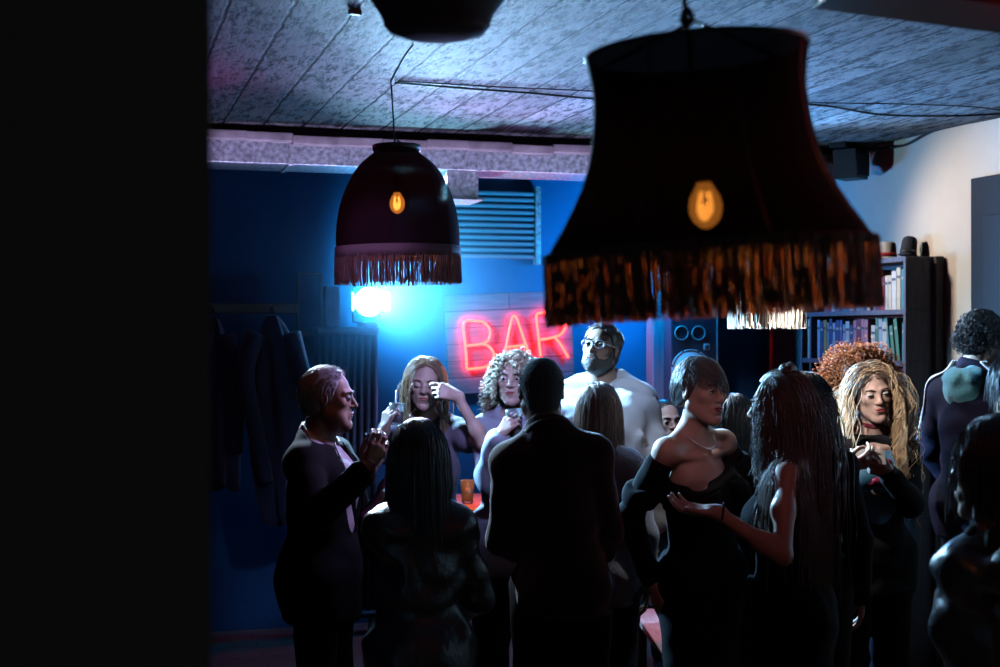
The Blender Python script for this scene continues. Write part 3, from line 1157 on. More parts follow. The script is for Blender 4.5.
# ------------------------------------------------------------------ radiator, lamp and clutter by the back wall on the left
M_rad = mat('radiator_enamel', (.07, .10, .15), .4)
p = ray_b(347, 330, 8.22)
rad = empty('column_radiator', (p.x, p.y, 0), TH, 'tall ribbed column radiator behind the man in the black suit', 'radiator')
for i in range(9):
    mb = MB()
    x = -.17 + i * .0425
    mb.tube([(x, 0, .14), (x, 0, 1.80)], .017, 8).tube([(x, .07, .14), (x, .07, 1.80)], .017, 8)
    mb.build('column', M_rad, rad, True)
for z in (.12, 1.815): MB().box((.39, .12, .05), (0, .035, z), bev=.018).build('header', M_rad, rad)
for x in (-.16, .16): MB().box((.03, .10, .10), (x, .035, .05), bev=.004).build('foot', M_rad, rad)

LP = ray_b(368, 302, 8.10)
lamp = empty('stage_lamp', (LP.x, LP.y, 1.84), 0, 'bright white flood lamp on top of the radiator shining through haze', 'lamp')
aim = Vector((1.3, -4.4, -.15)).normalized()
ang = math.atan2(aim.y, aim.x)
Rl = Matrix.Rotation(ang, 3, 'Z')
hz = LP.z - 1.84
mb = MB().lathe([(.02, -.10), (.055, -.095), (.075, -.05), (.086, .03), (.090, .032)], 28, (0, 0, hz), Rl @ Matrix.Rotation(R(90), 3, 'Y'), cap0=True)
hou = mb.build('housing', M_black, lamp, True)
mb = MB().lathe([(.0005, .042), (.04, .040), (.084, .030)], 28, (0, 0, hz), Rl @ Matrix.Rotation(R(90), 3, 'Y'))
mb.build('lens', mat('lamp_lens', (.9, .95, 1), .2, emit=(.11, .50, 1), estr=170), lamp, True)
mb = MB()
mb.tube([Rl @ Vector((-.03, y, hz - abs(y) * 0)) for y in (-.085, -.085)], .008)
mb.tube([Rl @ Vector((-.03, .085, hz)), Rl @ Vector((-.03, .085, .03)), Rl @ Vector((-.03, 0, .015)), Rl @ Vector((-.03, -.085, .03)), Rl @ Vector((-.03, -.085, hz))], .008)
mb.build('yoke', M_black, lamp, True)
MB().box((.12, .12, .016), (0, 0, .008), bev=.004).build('foot_plate', M_black, lamp)
for sx in (-1, 1):
    MB().box((.07, .004, .11), Rl @ Vector((.060, sx * .100, hz)), Rl @ Matrix.Rotation(R(sx * 25), 3, 'Z')).build('barn_door', M_black, lamp)
p = ray_b(331, 304, 8.2)
o = MB().box((.09, .06, .24), (0, 0, .12), bev=.005).build('cardboard_box', mat('lilac_card', (.40, .33, .48), .75, var=.2, vscale=14))
o.location = (p.x, p.y, 1.84); o.rotation_euler = (0, 0, TH + R(8)); tag(o, 'narrow upright lilac box on the radiator left of the flood lamp', 'box')
p = ray_b(311, 302, 8.38)
pw = empty('framed_picture', (p.x, p.y, 1.82), TH, 'dark upright picture frame leaning on the wall by the radiator', 'picture')
MB().box((.13, .02, .34), (0, .07, .17), bev=.004).build('panel', mat('dim_picture', (.10, .10, .22), .7, var=.4, vscale=9), pw)
mb = MB()
for x in (-.07, .07): mb.box((.018, .03, .37), (x, .07, .17), bev=.003)
for z in (-.005, .345): mb.box((.158, .03, .018), (0, .07, z), bev=.003)
mb.build('frame', M_wooddk, pw)
sh2 = empty('wall_shelf', (p.x, p.y, 1.78), TH, 'short dark wall shelf carrying the picture frame', 'shelf')
MB().box((.26, .18, .04), (0, .06, .02), bev=.004).build('board', M_wooddk, sh2)
for x in (-.09, .09): MB().prism([(-.01, 0), (.01, 0), (.01, -.1), (-.01, -.1)], .12, Matrix.Translation((x, .03, 0))).build('bracket', M_black, sh2)


def coat(name, u, v, b, w, hgt, lean, label):
    p = ray_b(u, v, b)
    t = empty(name, p, TH, label, 'coat', 'coats hanging on the dark wall')
    mb = MB()
    n, mrows = 40, 26
    rings = []
    for j in range(mrows + 1):
        f = j / mrows
        z = -hgt * f
        ww = w * (.18 + .82 * min(1, f * 2.2) ** .6) * (1 - .12 * max(0, f - .6))
        row = []
        for i in range(n):
            a = 2 * math.pi * i / n
            fold = 1 + (.12 + .16 * f) * math.sin(5 * a + 3 * f + u) + .07 * math.sin(9 * a - 4 * f)
            row.append(mb.bm.verts.new((ww * .5 * math.cos(a) * fold + lean * f * hgt, .075 * math.sin(a) * fold, z + .03 * math.sin(3 * a) * f)))
        rings.append(row)
    for A, B in zip(rings, rings[1:]):
        for i in range(n): mb.bm.faces.new((A[i], A[(i + 1) % n], B[(i + 1) % n], B[i]))
    mb.bm.faces.new(rings[0]); mb.bm.faces.new(rings[-1][::-1])
    M_coat = mat('navy_coat_cloth', (.03, .045, .09), .85, bump=.2, bscale=90, sheen=.3)
    mb.build('coat_body', M_coat, t, True)
    for sx in (-1, 1):
        pts = catmull([(sx * w * .30, -.05, -.10), (sx * w * .46, -.09, -.28 * hgt), (sx * w * .50 + lean * .5 * hgt, -.09, -.55 * hgt), (sx * w * .44 + lean * .8 * hgt, -.07, -.8 * hgt)], 5)
        m2 = MB().tube(pts, [.055 - .001 * i for i in range(len(pts))], 12)
        m2.build('sleeve', M_coat, t, True)
    m2 = MB().tube([(0, .085, .03), (0, .0, .035), (0, -.03, .05)], .007, 8)
    m2.build('hanging_loop', M_black, t, True)
    return t


coat('hanging_coat', 214, 318, 7.95, .20, .95, .03, 'small navy coat hanging far left on the dark wall')
coat('hanging_coat', 272, 316, 7.85, .34, 1.15, .12, 'wide navy coat hanging slanted behind the suited man')
rail = empty('coat_rail', ray_b(243, 312, 8.06), TH, 'dark rail with hooks holding the navy coats', 'rail')
MB().box((.62, .04, .06), (0, 0, .02), bev=.006).build('board', mat('black_wood', (.02, .018, .018), .6), rail)
for x in (-.17, .17): MB().tube([(x, -.02, .01), (x, -.07, 0), (x, -.08, .03)], .006, 6).build('hook', M_black, rail, True)

# ------------------------------------------------------------------ bookcase against the cream wall
BK_A0, BK_A1, BK_B0, BK_B1 = 4.165, 4.375, 6.53, 7.69
bk = empty('bookcase', RM((BK_A0 + BK_A1) / 2, (BK_B0 + BK_B1) / 2, 0), TH, 'dark open bookcase full of books against the cream wall', 'bookcase')
M_bk = mat('bookcase_wood', (.13, .12, .15), .5, bump=.15, bscale=30, var=.25, vscale=6, stretch=(8, 8, .8))
bd, bl, bt = BK_A1 - BK_A0, BK_B1 - BK_B0, 2.215
for y in (-bl / 2 + .0125, bl / 2 - .0125):
    w = MB().box((bd, .025, bt), (0, y, bt / 2), bev=.003).build('side_panel', M_bk, bk)
for y in (-bl / 2 - .002,):
    for z in (2.2, 1.93, 1.65, 1.37, 1.09, .81): MB().box((bd - .03, .008, .012), (-.01, y, z), bev=.002).build('batten', mat('batten_wood', (.09, .08, .11), .5), bk)
MB().box((.05, .04, bt), (bd / 2 - .02, -bl / 2 - .012, bt / 2), bev=.004).build('corner_strip', M_wooddk, bk)
SH = [2.19, 1.905, 1.625, 1.345, 1.065, .785, .505, .08]
for z in SH: MB().box((bd - .004, bl - .05, .028), (0, 0, z + .011), bev=.003).build('shelf', M_bk, bk)
MB().box((.012, bl - .04, bt - .05), (bd / 2 - .006, 0, bt / 2), bev=.001).build('back_panel', M_bk, bk)
MB().box((bd - .01, .022, .58), (-.002, .46, 1.63), bev=.002).build('divider', M_bk, bk)

PAL = {'white': (.72, .70, .66), 'red': (.48, .05, .06), 'teal': (.08, .30, .32), 'navy': (.05, .08, .22), 'cream': (.66, .58, .42), 'green': (.08, .26, .16), 'pink': (.55, .25, .32),
       'pale blue': (.35, .50, .62), 'ochre': (.50, .34, .10), 'grey': (.30, .31, .34), 'maroon': (.22, .04, .07), 'blue': (.08, .18, .42)}
SHN = {1: 'top', 2: 'second', 3: 'third'}
ORD = ['first', 'second', 'third', 'fourth', 'fifth', 'sixth', 'seventh', 'eighth', 'ninth', 'tenth', 'eleventh', 'twelfth', 'thirteenth', 'fourteenth', 'fifteenth', 'sixteenth', 'seventeenth', 'eighteenth',
       'nineteenth', 'twentieth', 'twenty-first', 'twenty-second', 'twenty-third', 'twenty-fourth', 'twenty-fifth', 'twenty-sixth', 'twenty-seventh', 'twenty-eighth', 'twenty-ninth', 'thirtieth']
M_page = mat('book_pages', (.7, .66, .55), .9)
def book(shelf, idx, y, th, hg, dp, colname, tilt=0.0):
    z = SH[shelf] + .025
    t = empty('book', RM(BK_A0 + .02, 0, 0), TH + math.pi / 2, '%s book on the %s shelf of the bookcase, %s from its near end' % (colname, SHN[shelf], ORD[idx]), 'book', 'books on the %s shelf' % SHN[shelf])
    c = PAL[colname]
    q = RM(BK_A0 + .018, BK_B0 + y, z)
    t.location = q
    t.rotation_euler = (0, -tilt, TH + math.pi / 2)
    m = mat('cover_' + colname.replace(' ', '_'), c, .55, var=.12, vscale=30)
    mb = MB()
    mb.box((.003, dp, hg), (.0015, -dp / 2, hg / 2)).box((.003, dp, hg), (th - .0015, -dp / 2, hg / 2)).box((th, .004, hg), (th / 2, -.002, hg / 2), bev=.0015)
    mb.build('cover', m, t)
    MB().box((th - .007, dp - .008, hg - .008), (th / 2, -dp / 2, hg / 2)).build('pages', M_page, t)
    mb = MB()
    mb.box((th * .82, .001, .014), (th / 2, .0006, hg * .78))
    mb.build('spine_band', mat('spine_band_' + ('dark' if sum(c) > .9 else 'pale'), (.10, .10, .12) if sum(c) > .9 else (.5, .48, .4), .5), t)
rb = random.Random(5)
rows = {1: ['teal', 'cream', 'white', 'cream', 'white', 'red', 'maroon', 'blue', 'white', 'navy', 'grey', 'pale blue', 'navy', 'cream', 'blue', 'teal', 'navy', 'grey', 'white', 'red', 'blue'],
        2: ['teal', 'green', 'green', 'teal', 'white', 'pale blue', 'green', 'white', 'pink', 'pink', 'maroon', 'pink', 'navy', 'white', 'pale blue', 'blue', 'navy', 'pale blue', 'navy', 'grey', 'ochre', 'navy', 'pale blue', 'cream', 'blue', 'white'],
        3: ['white', 'pale blue', 'cream', 'blue', 'navy', 'teal', 'grey', 'white', 'navy', 'blue', 'grey', 'teal', 'navy', 'pale blue', 'cream', 'navy', 'teal', 'grey', 'ochre', 'teal']}
for sh_, cols in rows.items():
    y = .035
    for i, c in enumerate(cols):
        th = rb.uniform(.026, .044); hg = rb.uniform(.175, .232) if sh_ != 2 else rb.uniform(.19, .24)
        if sh_ != 1 and y < 1.04 and y + th > 1.02: y = 1.054
        if y + th > bl - .035: break
        tl = -.16 if (sh_ == 2 and i in (1, 2, 3)) else 0.0
        if tl: y += .012
        book(sh_, i, y, th, hg, rb.uniform(.13, .16), c, tl)
        y += th + rb.uniform(.002, .006) + (.03 if i == 7 else 0)

q = ray_a(886, 256, 4.25)
hat = empty('white_hat', (q.x, q.y, bt + .002), 0, 'white straw hat with a red band on top of the bookcase', 'hat')
prof = [(.001, .105), (.05, .106), (.066, .100), (.074, .085), (.078, .03), (.080, .012), (.098, .006), (.100, .002), (.070, 0), (.001, 0)]
prof = [(r * .74, z * .9) for r, z in prof]
MB().lathe(prof, 36, cap0=True).build('hat_body', mat('white_straw', (.72, .70, .68), .8, bump=.3, bscale=300), hat, True)
MB().lathe([(.0588, .013), (.0604, .013), (.0592, .034), (.0580, .034)], 36).build('hat_band', mat('red_ribbon', (.55, .02, .03), .6), hat, True)
q = ray_a(909, 256, 4.29)
hat2 = empty('dark_hat', (q.x, q.y + .02, bt + .002), R(20), 'dark felt hat tipped on top of the bookcase by the white hat', 'hat')
MB().lathe([(.001, .108), (.02, .110), (.034, .102), (.041, .085), (.045, .03), (.047, .012), (.058, .004), (.04, 0), (.001, 0)], 32, rot=Matrix.Rotation(R(8), 3, 'Y'), loc=(0, 0, .008)).build('hat_body', mat('dark_felt', (.03, .035, .05), .9), hat2, True)
MB().lathe([(.0462, .016), (.0475, .016), (.0460, .034), (.0448, .034)], 32, rot=Matrix.Rotation(R(8), 3, 'Y'), loc=(0, 0, .008)).build('hat_band', M_black, hat2, True)

# dark door in the right wall
q = ray_a(977, 300, WALLA)
bq = -q.x * math.sin(TH) + q.y * math.cos(TH)
d = MB().box((.05, .95, 2.60), (0, 0, 0), bev=.004)
o = d.build('door_1', mat('slate_door', (.006, .014, .024), .8, bump=.1, bscale=40))
o.location = RM(WALLA - .02, bq - .485, 1.30); o.rotation_euler = (0, 0, TH); o['kind'] = 'structure'
MB().box((.02, .70, 1.0), (-.03, 0, .6), bev=.006).build('door_panel', mat('slate_door', None), o)
MB().tube([(-.03, .40, -.25), (-.075, .40, -.25), (-.075, .30, -.25)], .009, 8).build('door_handle', M_galv, o, True)

# small loudspeaker on a bracket where the right wall meets the ceiling
q = ray_a(851, 163, 4.22)
ws = empty('wall_loudspeaker', q, TH + R(35), 'small dark loudspeaker on a bracket where cream wall meets ceiling', 'loudspeaker')
MB().prism([(-.075, -.095), (.075, -.095), (.095, .07), (-.095, .07)], .14, Matrix.Translation((0, -.07, 0))).build('cabinet', M_black, ws)
MB().box((.17, .006, .13), (0, -.074, -.01), bev=.002).build('grille', mat('speaker_cloth', (.03, .03, .04), .9), ws)
MB().tube([(0, .05, .0), (.10, .08, .05), (.10, .08, .14)], .012, 8).build('bracket', M_black, ws, True)
MB().box((.28, .10, .04), (0, .02, .10), bev=.004).build('mounting_plate', M_black, ws)
MB().prism([(.09, -.06), (.15, -.02), (.10, .03)], .05, Matrix.Translation((0, -.03, 0))).build('side_clip', M_black, ws)

# cables along the ceiling
def cable(pts, label, r=.006, name='ceiling_cable'):
    o = MB().tube(catmull(pts, 8), r, 6).build(name, M_cable, None, True)
    return tag(o, label, 'cable')
def on_ceiling(u, v, dz=.008):
    Y = (CEIL - dz - CAMH) * FPX / (333.5 - v)
    return PX(u, v, Y)
cable([on_ceiling(395, 82.5), on_ceiling(460, 88), on_ceiling(530, 93), on_ceiling(600, 99), on_ceiling(700, 103), on_ceiling(812, 104.5), on_ceiling(880, 114.5), on_ceiling(945, 116), on_ceiling(1000, 114), on_ceiling(1020, 113)], 'black cable crossing the concrete ceiling behind both hanging lamps', .0055)
cable([on_ceiling(398, 81), on_ceiling(500, 87), on_ceiling(590, 91), on_ceiling(700, 99), on_ceiling(812, 102.5), on_ceiling(900, 104), on_ceiling(975, 107), on_ceiling(1010, 112)], 'thin black cable just above the other cable on the ceiling', .0035)
w0 = [ray_a(u, v, WALLA - .012) for u, v in ((868, 147), (890, 143), (930, 128.5), (965, 123), (1000, 114), (1030, 108))]
cable([ray_a(u, v, WALLA - .02) for u, v in ((866, 150), (885, 148), (905, 145), (930, 132), (960, 124.5), (1000, 116.5), (1040, 106))], 'black cable along the top edge of the cream wall', .007)
c_ = on_ceiling(355, 9, 0)
o = MB().box((.045, .022, .02), (0, 0, -.01), Matrix.Rotation(R(40), 3, 'Z'), bev=.004).build('cable_clip', mat('white_plastic', (.8, .8, .8), .4))
o.location = c_; tag(o, 'small white clip on the concrete ceiling left of the dark lamp bowl', 'clip')
# ------------------------------------------------------------------ hanging lamps
def sheer(name, col, see, through=.02):
    m = bpy.data.materials.new(name); m.use_nodes = True
    nt = m.node_tree; N, L = nt.nodes, nt.links
    b = N['Principled BSDF']
    b.inputs['Base Color'].default_value = (*col, 1); b.inputs['Roughness'].default_value = .95; b.inputs['Specular IOR Level'].default_value = .08
    tr = N.new('ShaderNodeBsdfTransparent'); tl = N.new('ShaderNodeBsdfTranslucent'); tl.inputs['Color'].default_value = (*[c * 3 for c in col], 1)
    m1 = N.new('ShaderNodeMixShader'); m1.inputs[0].default_value = through
    mx = N.new('ShaderNodeMixShader'); mx.inputs[0].default_value = see
    L.new(b.outputs[0], m1.inputs[1]); L.new(tl.outputs[0], m1.inputs[2])
    L.new(m1.outputs[0], mx.inputs[1]); L.new(tr.outputs[0], mx.inputs[2])
    L.new(mx.outputs[0], N['Material Output'].inputs['Surface'])
    return m


def fringe_mesh(n, r, z0, z1, th=.0016, seed=1, loop=True, gapvar=.12, rnd=.02):
    """hanging threads all round a rim"""
    rs = np.random.RandomState(seed)
    a = np.linspace(0, 2 * np.pi, n, endpoint=False) + rs.uniform(-.5, .5, n) * 2 * np.pi / n
    m = 7
    t = np.linspace(0, 1, m)
    rr = r + rs.uniform(-.004, .004, n)[:, None] + np.cumsum(rs.normal(0, .0012, (n, m)), 1)
    aa = a[:, None] + np.cumsum(rs.normal(0, .004, (n, m)), 1)
    ln = (z0 - z1) * (1 - gapvar * rs.uniform(0, 1, n) ** 2)
    zz = z0 - ln[:, None] * t[None]
    P = np.stack([rr * np.cos(aa), rr * np.sin(aa), zz], 2)
    w = th * (1 + .4 * rs.uniform(-1, 1, n))[:, None] * np.array([.8, 1, 1, 1, 1.05, 1.2, .8])[None]
    return tubes_np(P, w, 4)


def bulb_glass(strength, col):
    m = bpy.data.materials.new('amber_bulb_glass'); m.use_nodes = True
    nt = m.node_tree; N, L = nt.nodes, nt.links
    e = N.new('ShaderNodeEmission'); e.inputs[0].default_value = (*col, 1); e.inputs[1].default_value = strength
    t = N.new('ShaderNodeBsdfTransparent'); t.inputs[0].default_value = (1, .7, .35, 1)
    mx = N.new('ShaderNodeMixShader'); mx.inputs[0].default_value = .55
    L.new(e.outputs[0], mx.inputs[1]); L.new(t.outputs[0], mx.inputs[2]); L.new(mx.outputs[0], N['Material Output'].inputs['Surface'])
    return m


def bulb_parts(t, z, s, strength, col, name='bulb', power=0, lcol=(1, .45, .12)):
    prof = [(.0006, -.046), (.010, -.043), (.021, -.034), (.028, -.021), (.0300, -.006), (.027, .010), (.019, .024), (.014, .032), (.013, .040)]
    b = MB().lathe([(r * s, zz * s) for r, zz in prof], 24, (0, 0, z)).build('bulb', bulb_glass(strength, col), t, True)
    fl = MB()
    fl.tube(catmull([(-.006 * s, -.006, z + .02 * s), (-.012 * s, 0, z - .01 * s), (-.003 * s, .004, z - .028 * s), (.010 * s, 0, z - .012 * s), (.006 * s, -.004, z + .02 * s)], 5), .0042 * s, 8)
    fl.sphere((0, 0, z - .014 * s), (.010 * s, .010 * s, .013 * s))
    fl.build('filament', mat('filament_%d' % strength, (1, .8, .4), .3, emit=(1, .50, .14), estr=strength * 4), b, True)
    MB().lathe([(.014 * s, .036 * s), (.016 * s, .04 * s), (.017 * s, .075 * s), (.010 * s, .085 * s)], 18, (0, 0, z), cap0=True, cap1=True).build('socket', M_brass, t, True)


# big shade, close to the camera
Y = 2.30
k = Y / FPX
c = PX(713, 333.5, Y)
BIG = empty('pendant_lamp', (c.x, c.y, 1.80), 0, 'large black bell-shaped lampshade with long rust fringe hanging nearest the camera', 'lamp')
BIG.rotation_euler = (0, R(-3.4), 0)
zz = lambda v: (333.5 - v) * k
prof = [(110.0, 51), (110.3, 55), (108.8, 64), (107.2, 74), (106, 86), (105.8, 98), (107, 117), (110.5, 140), (115, 160), (123, 182), (132.5, 201), (143, 219), (153, 234), (160, 246), (161.5, 250)]
M_big = sheer('black_sheer_fabric', (.006, .005, .005), .004)
shade = MB().lathe([(r * k, zz(v)) for r, v in prof], 72).build('lamp_shade', M_big, BIG, True)
for r, v in ((110.4, 52), (161.5, 250)):
    hoop = MB()
    hoop.tube([(r * k * math.cos(2 * math.pi * i / 72), r * k * math.sin(2 * math.pi * i / 72), zz(v)) for i in range(72)], .0035, 6, closed=True)
    hoop.build('wire_hoop', M_black, BIG, True)
for i in range(8):
    a = 2 * math.pi * i / 8 + .2
    MB().tube([((r + .5) * k * math.cos(a), (r + .5) * k * math.sin(a), zz(v)) for r, v in prof], .0016, 5).build('rib', M_black, shade, True)
V, Q = fringe_mesh(780, 162.5 * k, zz(247), zz(318), .0019, 3, rnd=.02)
link('fringe', mesh_np('fringe', V, Q), mat('rust_fringe', (.20, .045, .018), .5, var=.5, vscale=25, sheen=.4), BIG)
MB().lathe([(161.3 * k, zz(256)), (163.1 * k, zz(256)), (163.1 * k, zz(246)), (161.3 * k, zz(246))], 72).build('trim_braid', mat('black_braid', (.02, .012, .01), .8), BIG, True)
spd = MB()
for i in range(3):
    a = 2 * math.pi * i / 3 + .5
    spd.tube([(0, 0, zz(20)), (111 * k * math.cos(a), 111 * k * math.sin(a), zz(53))], .003, 6)
spd.build('spider', M_black, BIG, True)
bulb_parts(BIG, zz(203), .93, 85, (1, .34, .05))
crd = MB()
crd.tube(catmull([(-.010, 0, zz(150)), (-.010, 0, zz(60)), (-.012, 0, zz(30)), (-.020, 0, zz(18)), (-.012, 0, zz(8)), (-.004, 0, zz(16)), (-.012, 0, zz(24)), (-.014, 0, zz(2)), (-.01, 0, zz(-60)), (-.055, 0, CEIL - 1.80 + .012)], 6), .0045, 8)
crd.build('cord', M_cable, BIG, True)

# small domed shade further back
Y = 5.10
k2 = Y / FPX
c = PX(399, 333.5, Y)
SML = empty('pendant_lamp', (c.x, c.y, 1.80), 0, 'small dark domed lampshade with lilac fringe hanging left of the neon sign', 'lamp')
SML.rotation_euler = (0, R(-.8), 0)
zz2 = lambda v: (333.5 - v) * k2
prof = [(24, 147), (22, 150), (23, 153), (30, 158), (37, 164), (44, 173), (50, 184), (55, 196), (58.5, 208), (61, 222), (62, 236), (61.6, 250)]
def panels(r, z, a):
    return r * (1 - .028 * abs(math.sin(4 * a)) ** .7) if r > 25 * k2 else r
M_sml = sheer('plum_sheer_fabric', (.030, .012, .024), .03)
sh_ = MB().lathe([(r * k2, zz2(v)) for r, v in prof], 96, fn=panels).build('lamp_shade', M_sml, SML, True)
MB().lathe([(19 * k2, zz2(151)), (23.6 * k2, zz2(151)), (24.2 * k2, zz2(146)), (23.4 * k2, zz2(145)), (19 * k2, zz2(146))], 40).build('top_ring', M_black, SML, True)
MB().lathe([(61.4 * k2, zz2(258)), (62.8 * k2, zz2(258)), (62.8 * k2, zz2(247)), (61.4 * k2, zz2(247))], 72).build('trim_braid', mat('lilac_braid', (.34, .27, .36), .7, bump=.3, bscale=200), SML, True)
V, Q = fringe_mesh(520, 61.8 * k2, zz2(255), zz2(284.5), .0017, 8, gapvar=.08)
link('fringe', mesh_np('fringe', V, Q), mat('lilac_fringe', (.36, .22, .28), .5, var=.35, vscale=30, sheen=.4), SML)
spd = MB()
for i in range(3):
    a = 2 * math.pi * i / 3 + .3
    spd.tube([(0, 0, zz2(140)), (20 * k2 * math.cos(a), 20 * k2 * math.sin(a), zz2(149))], .0025, 6)
spd.build('spider', M_black, SML, True)
bulb_parts(SML, zz2(202), .95, 24, (1, .30, .05))
crd = MB()
top = on_ceiling(417, 45, 0) - SML.location
crd.tube([(-.006, 0, zz2(186)), (-.006, 0, zz2(140)), (-.016, 0, zz2(84))], .0035, 6)
crd.tube(catmull([(-.016, 0, zz2(84)), (-.01, -.02, zz2(79)), (top.x * .5, top.y * .5, (zz2(79) + top.z) / 2 + .02), (top.x, top.y, top.z)], 6), .0035, 6)
crd.build('cord', M_cable, SML, True)

# bowl of another lamp over the head of the photographer
Y = 3.0
k3 = Y / FPX
c = PX(437, 333.5, Y)
BWL = empty('pendant_lamp', (c.x, c.y, 1.80), 0, 'dark lampshade seen from below at the top edge left of centre', 'lamp')
zz3 = lambda v: (333.5 - v) * k3
prof = [(1, 37), (30, 37.5), (44, 34), (52, 26), (57, 14), (68, -2), (74, -30), (70, -80), (40, -120), (20, -126)]
MB().lathe([(r * k3, zz3(v)) for r, v in prof], 56, cap0=True).build('lamp_shade', mat('dark_shade_cloth', (.010, .006, .008), .85), BWL, True)
MB().lathe([(44.5 * k3, zz3(33)), (47 * k3, zz3(33)), (53.4 * k3, zz3(25)), (52 * k3, zz3(24.5))], 56).build('rim_band', mat('plum_band', (.02, .008, .012), .8), BWL, True)
MB().lathe([(12 * k3, zz3(-126)), (22 * k3, zz3(-126)), (20 * k3, zz3(-132)), (10 * k3, zz3(-136))], 32, cap1=True).build('top_ring', M_black, BWL, True)
MB().tube([(0, 0, zz3(-130)), (0, 0, CEIL - 1.80 + .01)], .004, 6).build('cord', M_cable, BWL, True)

# cream-fringed lamp behind the big one
Y = 5.6
k4 = Y / FPX
c = PX(767, 333.5, Y)
CRM = empty('pendant_lamp', (c.x, c.y, 1.80), 0, 'lamp with white fringe peeping out below the large black lampshade', 'lamp')
zz4 = lambda v: (333.5 - v) * k4
prof = [(14, 215), (16, 218), (22, 232), (28, 250), (33, 268), (36, 284), (37, 292)]
MB().lathe([(r * k4, zz4(v)) for r, v in prof], 56).build('lamp_shade', mat('dark_green_shade', (.03, .03, .035), .85), CRM, True)
V, Q = fringe_mesh(300, 37.4 * k4, zz4(288), zz4(329), .0022, 12, gapvar=.22)
link('fringe', mesh_np('fringe', V, Q), mat('cream_fringe', (.80, .74, .62), .6), CRM)
MB().lathe([(36.8 * k4, zz4(295)), (38 * k4, zz4(295)), (38 * k4, zz4(287)), (36.8 * k4, zz4(287))], 56).build('trim_braid', mat('cream_braid', (.6, .55, .45), .7), CRM, True)
MB().lathe([(8 * k4, zz4(216)), (15 * k4, zz4(216)), (15 * k4, zz4(212)), (8 * k4, zz4(210))], 30, cap1=True).build('top_ring', M_black, CRM, True)
MB().tube([(0, 0, zz4(213)), (0, 0, CEIL - 1.80 + .008)], .003, 6).build('cord', M_cable, CRM, True)

# red box lamp cut by the top right corner
A = PX(812, 9, 2.62); B = PX(1010, 38.5, 2.66)
dv = B - A
dv = Vector((dv.x, dv.y, 0)).normalized()
RED = empty('box_lamp', A, math.atan2(dv.y, dv.x), 'dark-bottomed red box lamp hanging in the top right corner', 'lamp')
ln, dp = .95, .19
RED.rotation_euler = (0, R(6.0), math.atan2(dv.y, dv.x))
MB().box((ln, dp, .014), (ln / 2, -dp / 2, .007), bev=.003).build('bottom_panel', M_black, RED)
M_redp = mat('red_glass', (.5, .02, .01), .4, emit=(1, .012, .010), estr=.9)
MB().box((ln - .03, .006, .15), (ln / 2, -dp + .006, .088)).build('side_panel', M_redp, RED)
MB().box((ln - .03, .006, .15), (ln / 2, -.006, .088)).build('side_panel', M_redp, RED)
for x in (.010, ln - .010): MB().box((.014, dp - .006, .15), (x, -dp / 2, .088), bev=.002).build('end_panel', M_black, RED)
MB().box((ln, dp, .016), (ln / 2, -dp / 2, .170), bev=.003).build('lid', M_black, RED)
MB().tube([(-.004, -dp * .82, .002), (-.004, -dp * .30, .004)], .0035, 6).build('edge_strip', mat('amber_strip', (.7, .25, .03), .4, emit=(1, .25, .03), estr=.5), RED)
for x in (.15, ln - .15): MB().tube([(x, -dp / 2, .17), (x + .006, -dp / 2, CEIL - A.z + .02)], .004, 6).build('hanger', M_black, RED)
# ------------------------------------------------------------------ who is there
def thin_glass():
    if 'thin_glass' in MATS: return MATS['thin_glass']
    m = bpy.data.materials.new('thin_glass'); m.use_nodes = True
    nt = m.node_tree; N, L = nt.nodes, nt.links
    t = N.new('ShaderNodeBsdfTransparent'); t.inputs[0].default_value = (.93, .95, .97, 1)
    g = N.new('ShaderNodeBsdfGlossy'); g.inputs['Roughness'].default_value = .12
    d = N.new('ShaderNodeBsdfDiffuse'); d.inputs[0].default_value = (.8, .85, .9, 1)
    fr = N.new('ShaderNodeFresnel'); fr.inputs[0].default_value = 1.5
    m1 = N.new('ShaderNodeMixShader'); m2 = N.new('ShaderNodeMixShader'); m2.inputs[0].default_value = .10
    L.new(fr.outputs[0], m1.inputs[0]); L.new(t.outputs[0], m1.inputs[1]); L.new(g.outputs[0], m1.inputs[2])
    L.new(m1.outputs[0], m2.inputs[1]); L.new(d.outputs[0], m2.inputs[2]); L.new(m2.outputs[0], N['Material Output'].inputs['Surface'])
    MATS['thin_glass'] = m
    return m


def glass(name, prof, base, axis, label, liquid=None, straw=None, gm=None):
    """prof: outer radii from the foot up"""
    t = empty(name, base, 0, label, 'glass')
    ax = Vector(axis).normalized()
    t.rotation_euler = ax.to_track_quat('Z', 'Y').to_euler()
    w = .0022
    inner = [(max(r - w, .0006), z) for r, z in prof if z > .010]
    inner = [(.0006, .010)] + [(r, z) for r, z in inner if z >= .011]
    MB().lathe([(.0006, 0)] + prof + inner[::-1], 28).build('glass_body', gm or thin_glass(), t, True)
    if liquid:
        col, f = liquid
        zt = prof[-1][1] * f
        lp_ = [(.0006, .0115)]
        for r, z in prof:
            if .011 < z < zt: lp_.append((r - w - .0006, z))
        rt = np.interp(zt, [z for _, z in prof], [r for r, _ in prof]) - w - .0006
        lp_ += [(float(rt), zt), (.0006, zt)]
        MB().lathe([(lp_[1][0], .0115)] + lp_[1:], 28, cap0=True).build('drink', mat('drink_%d' % int(col[0] * 999 + col[1] * 99), col, .25, sss=.0), t, True)
    if straw:
        MB().tube([(.012, 0, .014), (-.018, .006, prof[-1][1] + .055)], .0032, 8).build('straw', mat('white_straw_plastic', (.8, .8, .82), .4), t, True)
    return t


def hold(p, side, along=.080, off=.046, up=None):
    """where a hand holds something: centre and axis in the world"""
    W, f, n, t = p.hand_frame(side)
    return p.world(W + f * along + n * off), p.Rw @ t


